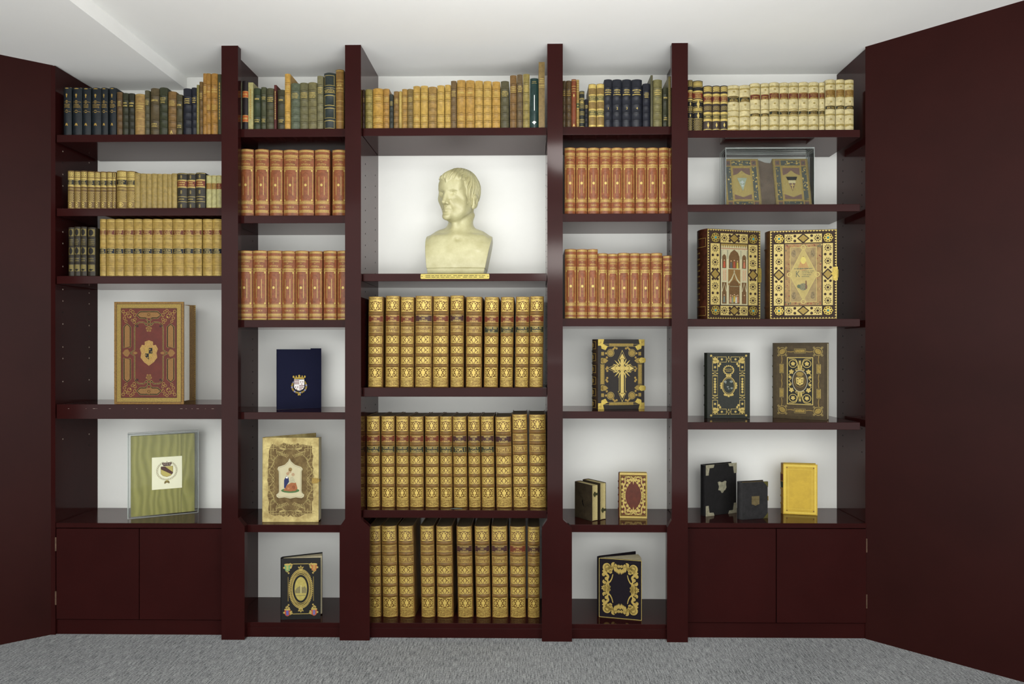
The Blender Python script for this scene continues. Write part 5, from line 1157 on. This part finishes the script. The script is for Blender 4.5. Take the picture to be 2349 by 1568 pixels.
# ---- dark green gilt book, olive-brown book
z = SH['D5']; BL = PZ(1622.4, 959.5, z); BR = PZ(1720.3, 959, z)
GRL = mat((40, 44, 36), .45, 0, .25, 120, .1, 500, name='dark_green_leather')
s = Show('green_gilt_book', 'dark green book with a gilt frame and a black oval medallion', 'book', BL, BR, HT(BL, 1623, 809), .03, GRL, None, 0, 0, (.0, 1), PAPER, .004, .008, (.2, .35, .5, .65, .8))
P = s.P; W, H = s.W, s.H; mirror4(P, W, H); t_ = .0016
def bar(a, b_, c, d): P.frame(W*a, H*b_, W*c, H*d, t_, GOLD, 1)
bar(.12, .72, .245, .94); bar(.12, .855, .45, .94); bar(.12, .345, .245, .65)
for a, b_, r in ((.18, .90, .055), (.23, .87, .05), (.17, .86, .045), (.30, .83, .03), (.27, .80, .03), (.34, .90, .03), (.18, .78, .03), (.18, .52, .035), (.18, .56, .03), (.18, .60, .03), (.09, .955, .03)): P.flower(W*a, H*b_, W*r, GOLD, 2, 5)
P.ring(W*.18, H*.685, W*.025, .0014, GOLD, 2, H*.022, 12); P.disc(W*.13, H*.685, W*.014, GOLD, 2); P.disc(W*.235, H*.685, W*.014, GOLD, 2); P.sym = 'y'; P.ring(W*.5, H*.90, W*.04, .0014, GOLD, 2, H*.016, 12); P.disc(W*.5, H*.935, W*.014, GOLD, 2); P.disc(W*.5, H*.865, W*.014, GOLD, 2)
P.sym = ''
P.ring(W*.5, H*.495, W*.155, .0028, GOLD, 2, H*.135, 28); P.ring(W*.5, H*.495, W*.13, .0012, GOLD, 2, H*.115, 28)
P.disc(W*.5, H*.495, W*.12, mat((34, 46, 34), .4, 0, .4, 60, name='dark_view'), 2, H*.108, 24)
for a, b_, r in ((.42, .56, .035), (.56, .56, .04), (.48, .48, .025), (.57, .46, .03), (.5, .45, .02), (.43, .54, .02)): P.disc(W*a, H*b_, W*r, mat((150, 158, 150), .5, 0, .4, 200, name='pale_paint'), 3, H*r*.45, 8)
for q in range(16): a = 2*math.pi*q/16; P.flower(W*(.5+.115*math.cos(a)), H*(.735+.065*math.sin(a)), W*.022, GOLD, 2, 5)
P.text('BIBLIOTHECA', W*.405, H*.74, W*.595, H*.757, GOLD, 3); P.text('ANGELICA', W*.43, H*.713, W*.57, H*.73, GOLD, 3)
for a, b_ in ((.5, .655), (.46, .65), (.54, .65), (.32, .5), (.68, .5), (.33, .53), (.67, .53), (.33, .465), (.67, .465), (.45, .355), (.55, .355), (.5, .34), (.41, .36), (.59, .36)): P.flower(W*a, H*b_, W*.03, GOLD, 2, 5)
s.done()
BL = PZ(1775, 958, z); BR = PZ(1897.5, 964.5, z)
OBR = mat((86, 70, 40), .5, 0, .25, 60, .1, 400, name='olive_brown_leather')
s = Show('olive_brown_book', 'olive-brown book with a gilt foliage panel and small crest, beside the dark green book', 'book', BL, BR, HT(BL, 1775, 786.5), .034, OBR, None, 0, 0, (.0, 1), PAPER, .004, .009, (.14, .27, .41, .55, .69, .83))
P = s.P; W, H = s.W, s.H
for k in range(4): P.frame(W*(.01+.012*k), H*(.01+.009*k), W*(.99-.012*k), H*(.99-.009*k), .0006, mat((52, 44, 26), .6, 0, 0), 1)
P.frame(W*.22, H*.17, W*.78, H*.83, .0008, mat((52, 44, 26), .6, 0, 0), 1); P.rect(W*.255, H*.19, W*.745, H*.81, mat((38, 36, 26), .5, 0, .2), 1); P.frame(W*.255, H*.19, W*.745, H*.81, .0030, GOLD, 2)
mirror4(P, W, H)
P.ring(W*.37, H*.725, W*.075, .0024, GOLD, 3, n=18); P.flower(W*.37, H*.725, W*.045, GOLD, 3, 5); P.flower(W*.34, H*.62, W*.05, GOLD, 3, 5); P.scroll(W*.44, H*.64, W*.04, 0, 1, .0022, GOLD, 3); P.leaf(W*.47, H*.60, 1.4, H*.18, W*.07, GOLD, 3)
P.curve([(W*.29, H*.5), (W*.34, H*.54), (W*.29, H*.58), (W*.34, H*.6)], .0022, GOLD, 3); P.flower(W*.31, H*.55, W*.03, GOLD, 3, 5); P.curve([(W*.29, H*.79), (W*.42, H*.78), (W*.46, H*.70), (W*.46, H*.62)], .0022, GOLD, 3)
P.disc(W*.165, H*.885, W*.066, GT, 2, rot=.6, ry=W*.05); P.ring(W*.165, H*.885, W*.08, .0012, GOLD, 2, n=14)
for i in range(4): a = math.pi/4+i*math.pi/2; P.ring(W*.165+W*.105*math.cos(a), H*.885+W*.105*math.sin(a), W*.016, .0012, GOLD, 2, n=8)
P.rect(W*.41, H*.875, W*.5, H*.91, GT, 2); P.outline([(W*.395, H*.865), (W*.5, H*.865), (W*.5, H*.92), (W*.395, H*.92)], .0010, GOLD, 2); P.rect(W*.125, H*.61, W*.18, H*.71, GT, 2); P.frame(W*.115, H*.60, W*.19, H*.72, .0010, GOLD, 2)
P.curve([(W*.26, H*.885), (W*.33, H*.88), (W*.39, H*.887)], .0022, GOLDD, 2); P.curve([(W*.15, H*.83), (W*.16, H*.78), (W*.15, H*.73)], .0022, GOLDD, 2); P.curve([(W*.15, H*.59), (W*.16, H*.54), (W*.15, H*.5)], .0022, GOLDD, 2)
P.sym = ''
P.disc(W*.5, H*.5, W*.135, OBR, 4, H*.135, 28); P.ring(W*.5, H*.5, W*.14, .0022, mat((216, 210, 180), .5, 0, .1), 5, H*.138, 30)
P.poly([(W*.43, H*.545), (W*.57, H*.545), (W*.565, H*.465), (W*.5, H*.44), (W*.435, H*.465)], GOLD, 6); P.disc(W*.5, H*.59, W*.07, GT, 5, H*.03)
for a, b_ in ((.5, .53), (.46, .515), (.54, .515), (.46, .485), (.54, .485), (.5, .465)): P.disc(W*a, H*b_, W*.012, DKC, 7, n=6)
P.ring(W*.5, H*.49, W*.10, .0016, GT, 5, H*.07, 20)
s.done()

# ---- black books and the yellow book on the right cabinet
z = CAB[False]; SIL = mat((186, 182, 156), .3, .45, .3, 90, raw=True, name='old_silver')
BKB = mat((32, 31, 32), .6, 0, .35, 60, .25, 500, name='black_cloth')
BL = PZ(1619.3, 1184, z); BR = PZ(1689, 1175, z)
s = Show('black_book_with_metal_corners', 'black book with metal corners and a metal shield plate', 'book', BL, BR, HT(BL, 1618, 1067.5), .034, BKB, None, 0, 0, (.0, 1), mat((96, 88, 66), .6, 0, .2), .004, .006, dz=.0006)
s.done(); W, H = s.W, s.H
for a in (0, 1):
    for c in (0, 1):
        b = MB(); sx, sy = (1 if a == 0 else -1), (1 if c == 0 else -1); X, Y = W*a, H*c
        pts = [(X-sx*.001, Y-sy*.001), (X+sx*W*.27, Y-sy*.001), (X+sx*W*.24, Y+sy*H*.055), (X+sx*W*.11, Y+sy*H*.06), (X+sx*W*.08, Y+sy*H*.20), (X-sx*.001, Y+sy*H*.20)]
        ar = sum(pts[i][0]*pts[(i+1) % 6][1]-pts[(i+1) % 6][0]*pts[i][1] for i in range(6)); b.prism(pts if ar > 0 else pts[::-1], -.0016, .0002, SIL, 'y'); b.build('metal_corner', s.fo)
b = MB(); b.prism([(W*x, H*y) for x, y in ((.38, .65), (.44, .66), (.52, .64), (.62, .665), (.66, .65), (.645, .60), (.66, .53), (.62, .48), (.58, .47), (.545, .43), (.50, .43), (.47, .475), (.40, .49), (.42, .56))][::-1], -.0022, .0002, SIL, 'y'); b.build('shield_plate', s.fo)
BL = PZ(1703, 1192, z); BR = PZ(1761, 1188, z)
s = Show('small_black_book', 'small worn black book with a tarnished shield plate, in front of the metal-cornered book', 'book', BL, BR, HT(BL, 1700, 1107), .036, mat((44, 43, 44), .65, 0, .4, 50, .25, 400, name='worn_black_leather'), None, 0, 0, (.0, 1), mat((170, 140, 70), .5, .2, .2), .004, .010)
s.done(); W, H = s.W, s.H
b = MB(); b.prism([(W*x, H*y) for x, y in ((.36, .62), (.66, .62), (.66, .40), (.60, .385), (.51, .36), (.44, .385), (.36, .40))][::-1], -.0018, .0002, mat((156, 140, 100), .35, .6, .3, 90, name='tarnished_metal'), 'y'); b.build('shield_plate', s.fo)
for c in (0, 1):
    b = MB(); Y = H*c; sy = 1 if c == 0 else -1; pts = [(W+.001, Y), (W+.001, Y+sy*H*.15), (W*.82, Y)]; b.prism(pts if sy > 0 else pts[::-1], -.0014, .0002, mat((130, 124, 70), .4, .6, .3), 'y'); b.build('metal_corner', s.fo)
b = MB(); b.box(W, W+.003, -.001, .02, H*.48, H*.60, GOLDD); b.build('clasp', s.root)
BL = PZ(1796.6, 1178.3, z); BR = PZ(1875.2, 1182, z)
YLW = mat((192, 160, 52), .5, 0, .1, 40, .06, 400, raw=True, name='yellow_leather'); YLG = mat((212, 186, 80), .45, .1, .1, 200, raw=True, name='yellow_gilt')
s = Show('yellow_book', 'bright yellow book with double gilt borders', 'book', BL, BR, HT(BL, 1797, 1063), .032, YLW, mat((150, 112, 48), .45, 0, .2, 60, name='tan_spine'), 0, .05, (.0, .95), mat((130, 110, 60), .6, 0, .3, 300), .0035, .007, (.2, .35, .5, .65, .8))
P = s.P; W, H = s.W, s.H; P.frame(W*.025, H*.02, W*.965, H*.98, W*.05, YLG, 1); P.frame(W*.145, H*.105, W*.845, H*.895, .0012, YLG, 1)
mirror4(P, W, H); P.flower(W*.11, H*.925, W*.025, GT2, 2, 5); P.sym = ''
s.PS.rect(-.95, .66, .95, .79, mat((84, 34, 26), .45, 0, .2), 1, 6); s.PS.rect(-.95, .52, .95, .64, mat((34, 48, 34), .45, 0, .2), 1, 6)
s.done()

# ---- brass plaque on the bust shelf, paper scrap
A = PY(965, 639.5, YS); B = PY(1122.5, 628, YS)
b = MB(); n = 5; r = .004; ww, hh = B.x-A.x, B.z-A.z
pts = [(cx_+r*math.cos(a0+i*math.pi/2/n), cy_+r*math.sin(a0+i*math.pi/2/n)) for cx_, cy_, a0 in ((ww-r, hh-r, 0), (r, hh-r, math.pi/2), (r, r, math.pi), (ww-r, r, 1.5*math.pi)) for i in range(n+1)]
b.prism(pts, -.0018, -.0002, mat((190, 174, 96), .16, .75, .1, 60, name='brass_plate'), 'y')
P = Paint(b, lambda x, y, l=0: (x, -.0019-l*.0002, y)); ink = mat((96, 84, 40), .6, 0, 0, name='engraving'); rn = random.Random(2)
for v in (.66, .36):
    P.dashes(ww*.07, ww*.94, hh*v, hh*.13, ink, 1, rn, .15)
for x in (.02, .98): P.disc(ww*x if x < .5 else ww*x, hh*.5, hh*.10, ink, 1)
tag(b.build('plaque', None, (A.x, YS, A.z)), 'engraved brass plaque on the shelf edge below the bust', 'plaque')
q = PZ(1048, 1164, SH['D3']); b = MB(); b.prism([(-.024, -.004), (-.01, -.008), (.012, -.002), (.024, -.006), (.02, .002), (0, .004)], 0, .0012, mat((120, 134, 126), .8, 0, .3, 200, name='grey_paper'))
tag(b.build('paper_scrap', None, (q.x, .062, SH['D3']+.0004)), 'small torn grey-green paper scrap on the shelf before a gilt folio', 'paper')
# ------------------------------------------------------------------ plaster bust, sculpted as one surface
def bust_mesh(vox=.0015):
    f4 = np.float32
    xs = np.arange(-.162, .162, vox, dtype=f4); ys = np.arange(-.135, .125, vox, dtype=f4); zs = np.arange(-.006, .452, vox, dtype=f4)
    X, Y, Z = np.meshgrid(xs, ys, zs, indexing='ij')
    PH = math.radians(29); RO = math.radians(-4); HC = (.000, -.012, .338)
    dx, dy, dz = X-f4(HC[0]), Y-f4(HC[1]), Z-f4(HC[2])
    a0 = dx*math.cos(PH)-dy*math.sin(PH); c = -dx*math.sin(PH)-dy*math.cos(PH)
    a = a0*math.cos(RO)+dz*math.sin(RO); z = -a0*math.sin(RO)+dz*math.cos(RO)
    del dx, dy, dz, a0
    def ell(cx, cy, cz, rx, ry, rz, A=None, B=None, C=None):
        A = a if A is None else A; B = c if B is None else B; C = z if C is None else C
        p = (A-cx)/rx; q = (B-cy)/ry; r = (C-cz)/rz
        k = np.sqrt(p*p+q*q+r*r); return ((k-1)*min(rx, ry, rz)).astype(f4)
    def cap(p, q, r0, r1=None, A=None, B=None, C=None):
        A = a if A is None else A; B = c if B is None else B; C = z if C is None else C
        r1 = r0 if r1 is None else r1
        d = [q[i]-p[i] for i in range(3)]; n = sum(t*t for t in d)
        t = np.clip(((A-p[0])*d[0]+(B-p[1])*d[1]+(C-p[2])*d[2])/n, 0, 1)
        return (np.sqrt((A-p[0]-t*d[0])**2+(B-p[1]-t*d[1])**2+(C-p[2]-t*d[2])**2)-(r0+(r1-r0)*t)).astype(f4)
    def su(x, y, k):
        h = np.clip(.5+.5*(y-x)/k, 0, 1); return y*(1-h)+x*h-k*h*(1-h)
    def ss(x, y, k):   # x minus y
        h = np.clip(.5-.5*(x+y)/k, 0, 1); return x*(1-h)+(-y)*h+k*h*(1-h)
    # skull and face
    d = ell(0, -.012, .027, .0735, .094, .086)
    d = su(d, ell(0, .027, -.030, .059, .059, .080), .020)
    d = su(d, ell(0, .038, -.078, .037, .041, .034), .020)
    d = su(d, ell(0, .0785, -.099, .0185, .0135, .0150), .016)
    d = su(d, ell(0, .070, .034, .045, .018, .030), .03)
    for s in (-1, 1):
        d = su(d, ell(s*.045, .004, -.052, .015, .030, .024), .022)
        d = su(d, ell(s*.044, .050, -.026, .018, .018, .016), .030)
        d = ss(d, ell(s*.0315, .0985, -.0045, .0175, .0240, .0130), .007)
        d = ss(d, ell(s*.050, .075, -.055, .016, .016, .022), .03)
    d = su(d, cap((-.042, .0690, .0155), (-.010, .0830, .0125), .0088, .0075), .007)
    d = su(d, cap((.042, .0690, .0155), (.010, .0830, .0125), .0088, .0075), .007)
    for s in (-1, 1):   # eyeball, lids with an almond opening
        ex, ec, ez = s*.0315, .0655, -.0055
        lid = ell(ex, ec, ez, .0158, .0150, .0140)
        op = np.maximum(ell(ex, ec+.012, ez-.0003, .0138, .018, .0052), .004-(c-ec))
        lid = ss(lid, op, .0012)
        ball = ell(ex, ec, ez, .0132, .0132, .0118)
        d = su(d, lid, .005); d = np.minimum(d, ball)
        d = ss(d, cap((ex-.012, ec+.0128, ez+.0082), (ex+.012, ec+.0118, ez+.0082), .0012), .003)
    nose = cap((0, .0815, .012), (0, .1020, -.043), .0058, .0075)
    nose = su(nose, ell(0, .081, -.030, .0140, .017, .027), .010)
    nose = su(nose, ell(0, .1035, -.0450, .0080, .0085, .0070), .006)
    for s in (-1, 1): nose = su(nose, ell(s*.0122, .0890, -.0475, .0056, .0090, .0062), .005)
    d = su(d, nose, .006)
    for s in (-1, 1):
        d = ss(d, ell(s*.0068, .0965, -.0552, .0036, .0058, .0032), .003)
        d = ss(d, cap((s*.0200, .0845, -.036), (s*.029, .0715, -.066), .0022), .010)
    d = su(d, ell(0, .070, -.066, .022, .0165, .0175), .012)
    d = ss(d, cap((0, .0930, -.0570), (0, .0900, -.0625), .0022), .005)
    for s in (-1, 1):
        d = su(d, cap((s*.003, .0865, -.0660), (s*.021, .0775, -.0702), .0034, .0016), .004)
        d = su(d, cap((s*.001, .0850, -.0785), (s*.017, .0770, -.0755), .0044, .0022), .004)
        d = ss(d, cap((0, .0895, -.0719), (s*.013, .0865, -.0712), .0014), .0016)
        d = ss(d, cap((s*.013, .0865, -.0712), (s*.0240, .0775, -.0730), .0016), .0020)
    d = ss(d, cap((-.012, .0895, -.0885), (.012, .0895, -.0885), .0034), .010)
    # hair: a thin cap of strands combed forward from the crown, sideburns, short nape
    def stp(x, e0, e1):
        t = np.clip((x-e0)/(e1-e0), 0, 1); return t*t*(3-2*t)
    az = np.arctan2(a, c+.050); rad = np.sqrt(a*a+(c+.050)**2+(z-.098)**2)
    lock = .5+.5*np.sin(a*155+.8+12*np.clip(z-.03, -.02, .05)); lock2 = .5+.5*np.sin(a*330+2)
    fall = np.clip(1.15-np.abs(a)/.042, .12, 1); zf = .053-(.013*lock+.006*lock2)*fall-.10*np.clip(np.abs(a)-.035, 0, 1)
    s1 = z-zf
    s2 = np.minimum(.036+.25*np.clip(z, -.04, .06)-c+.0022*np.sin(z*150+c*60), z+.048-.3*np.clip(c, -.02, .05))
    s3 = np.minimum(-.020-c, z+.066)
    S_ = np.maximum(np.maximum(s1, s2), s3)
    M = stp(S_, -.0015, .0030); M2 = stp(S_, .0, .012)
    warp = az*46+2.4*np.sin(rad*40+az*3)+1.2*np.sin(rad*95-az*7)
    st = .0010*np.sin(warp)+.0008*np.sin(warp*2.1+1.5*np.sin(rad*110))
    d = d-M*.0018-M2*(.0018+st*1.2)
    del lock, lock2, fall, zf, s1, s2, s3, S_, M, M2, warp, st, az, rad
    for s in (-1, 1):
        ear = ell(s*.0770, -.012, -.024, .0090, .0180, .0290)
        ear = ss(ear, ell(s*.0875, -.008, -.020, .0065, .0110, .0180), .003)
        ear = su(ear, cap((s*.082, -.010, -.006), (s*.0805, -.002, -.028), .0026), .003)
        ear = su(ear, ell(s*.0740, -.003, -.049, .0062, .0075, .0078), .005)
        d = su(d, ear, .0035)
    # neck
    W = (X, Y, Z)
    n = cap((.001, .018, .13), (.007, .022, .285), .056, .050, *W)
    n = su(n, cap((.054, .016, .262), (.002, -.036, .160), .010, .010, *W), .018)
    n = su(n, cap((-.030, .004, .245), (-.010, -.036, .160), .007, .008, *W), .018)
    n = su(n, ell(-.012, -.034, .212, .010, .009, .013, *W), .016)
    d = su(d, n, .012)
    # chest
    t = ell(0, .024, .040, .250, .096, .132, *W)
    t = su(t, cap((-.16, .022, .126), (.16, .022, .122), .040, .040, *W), .035)
    t = su(t, cap((-.07, .024, .166), (.075, .024, .164), .030, .030, *W), .055)
    for s in (-1, 1):
        t = su(t, cap((s*.016, -.046, .152), (s*.105, -.024, .158), .0055, .005, *W), .018)
        t = su(t, ell(s*.058, -.042, .085, .060, .026, .045, *W), .06)
    t = ss(t, ell(0, -.070, .151, .010, .014, .008, *W), .016)
    d = su(d, t, .034)
    # cut sides, back and foot of the herm
    d = np.maximum(d, -(X+.138-np.clip(.155-Z, 0, 1)*.075))
    d = np.maximum(d, (X-.140+np.clip(.150-Z, 0, 1)*.205)*.98)
    d = np.maximum(d, Y-.082)
    d = np.maximum(d, .0004-Z)
    fl = .0016*(1-stp(Z, .0262, .0282))   # the foot is a shallow step back
    d = d+fl.astype(f4)*(d > -.01)
    # surface nets
    V = d; n0, n1, n2 = V.shape
    ins = V < 0
    cnt = np.zeros((n0-1, n1-1, n2-1), np.int8)
    for i in (0, 1):
        for j in (0, 1):
            for k in (0, 1): cnt += ins[i:n0-1+i, j:n1-1+j, k:n2-1+k]
    act = (cnt > 0) & (cnt < 8); idx = np.argwhere(act); m = len(idx)
    num = np.full(act.shape, -1, np.int32); num[act] = np.arange(m)
    acc = np.zeros((m, 3)); wt = np.zeros(m)
    cor = [(i, j, k) for i in (0, 1) for j in (0, 1) for k in (0, 1)]
    vals = [V[idx[:, 0]+i, idx[:, 1]+j, idx[:, 2]+k].astype(float) for i, j, k in cor]
    for p in range(8):
        for q in range(p+1, 8):
            if sum(abs(cor[p][e]-cor[q][e]) for e in range(3)) != 1: continue
            v0, v1 = vals[p], vals[q]; cr = (v0 < 0) != (v1 < 0); tt = np.where(cr, v0/np.where(cr, v0-v1, 1), 0)
            pt = np.array(cor[p])[None, :]+(np.array(cor[q])-np.array(cor[p]))[None, :]*tt[:, None]
            acc += pt*cr[:, None]; wt += cr
    pos = (idx+acc/wt[:, None])*vox+np.array([xs[0], ys[0], zs[0]])
    faces = []
    for ax in range(3):
        sl0 = [slice(1, -1)]*3; s1 = [slice(1, -1)]*3
        sl0[ax] = slice(0, V.shape[ax]-1); s1[ax] = slice(1, V.shape[ax])
        A_, B_ = ins[tuple(sl0)], ins[tuple(s1)]
        e = np.argwhere(A_ != B_); flip = A_[tuple(e.T)]
        off = [1, 1, 1]; off[ax] = 0; e = e+np.array(off)
        u, v = [(1, 2), (2, 0), (0, 1)][ax]
        def at(du, dv):
            q = e.copy(); q[:, u] -= du; q[:, v] -= dv; return num[q[:, 0], q[:, 1], q[:, 2]]
        quad = np.stack([at(1, 1), at(0, 1), at(0, 0), at(1, 0)], 1)
        quad[~flip] = quad[~flip][:, ::-1]; faces.append(quad)
    fc = np.concatenate(faces)
    me = bpy.data.meshes.new('bust')
    me.vertices.add(m); me.vertices.foreach_set('co', pos.astype(np.float32).ravel())
    me.loops.add(len(fc)*4); me.loops.foreach_set('vertex_index', fc.astype(np.int32).ravel())
    me.polygons.add(len(fc)); me.polygons.foreach_set('loop_start', np.arange(0, len(fc)*4, 4, dtype=np.int32)); me.polygons.foreach_set('loop_total', np.full(len(fc), 4, np.int32))
    me.polygons.foreach_set('use_smooth', np.ones(len(fc), bool)); me.update(calc_edges=True); me.validate()
    return me
me = bust_mesh()
PL = mat((188, 184, 144), .38, 0, .10, 16, .05, 120, .45, .10, dark=(166, 160, 118), raw=True, name='ivory_plaster')
me.materials.append(PL)
o = bpy.data.objects.new('bust', me); COL.objects.link(o)
p0 = PY(1053, 625, .145); o.location = (p0.x, .145, SH['B3']+.0002)
tag(o, 'ivory plaster bust of a short-haired man looking to one side, bare shoulders', 'bust')
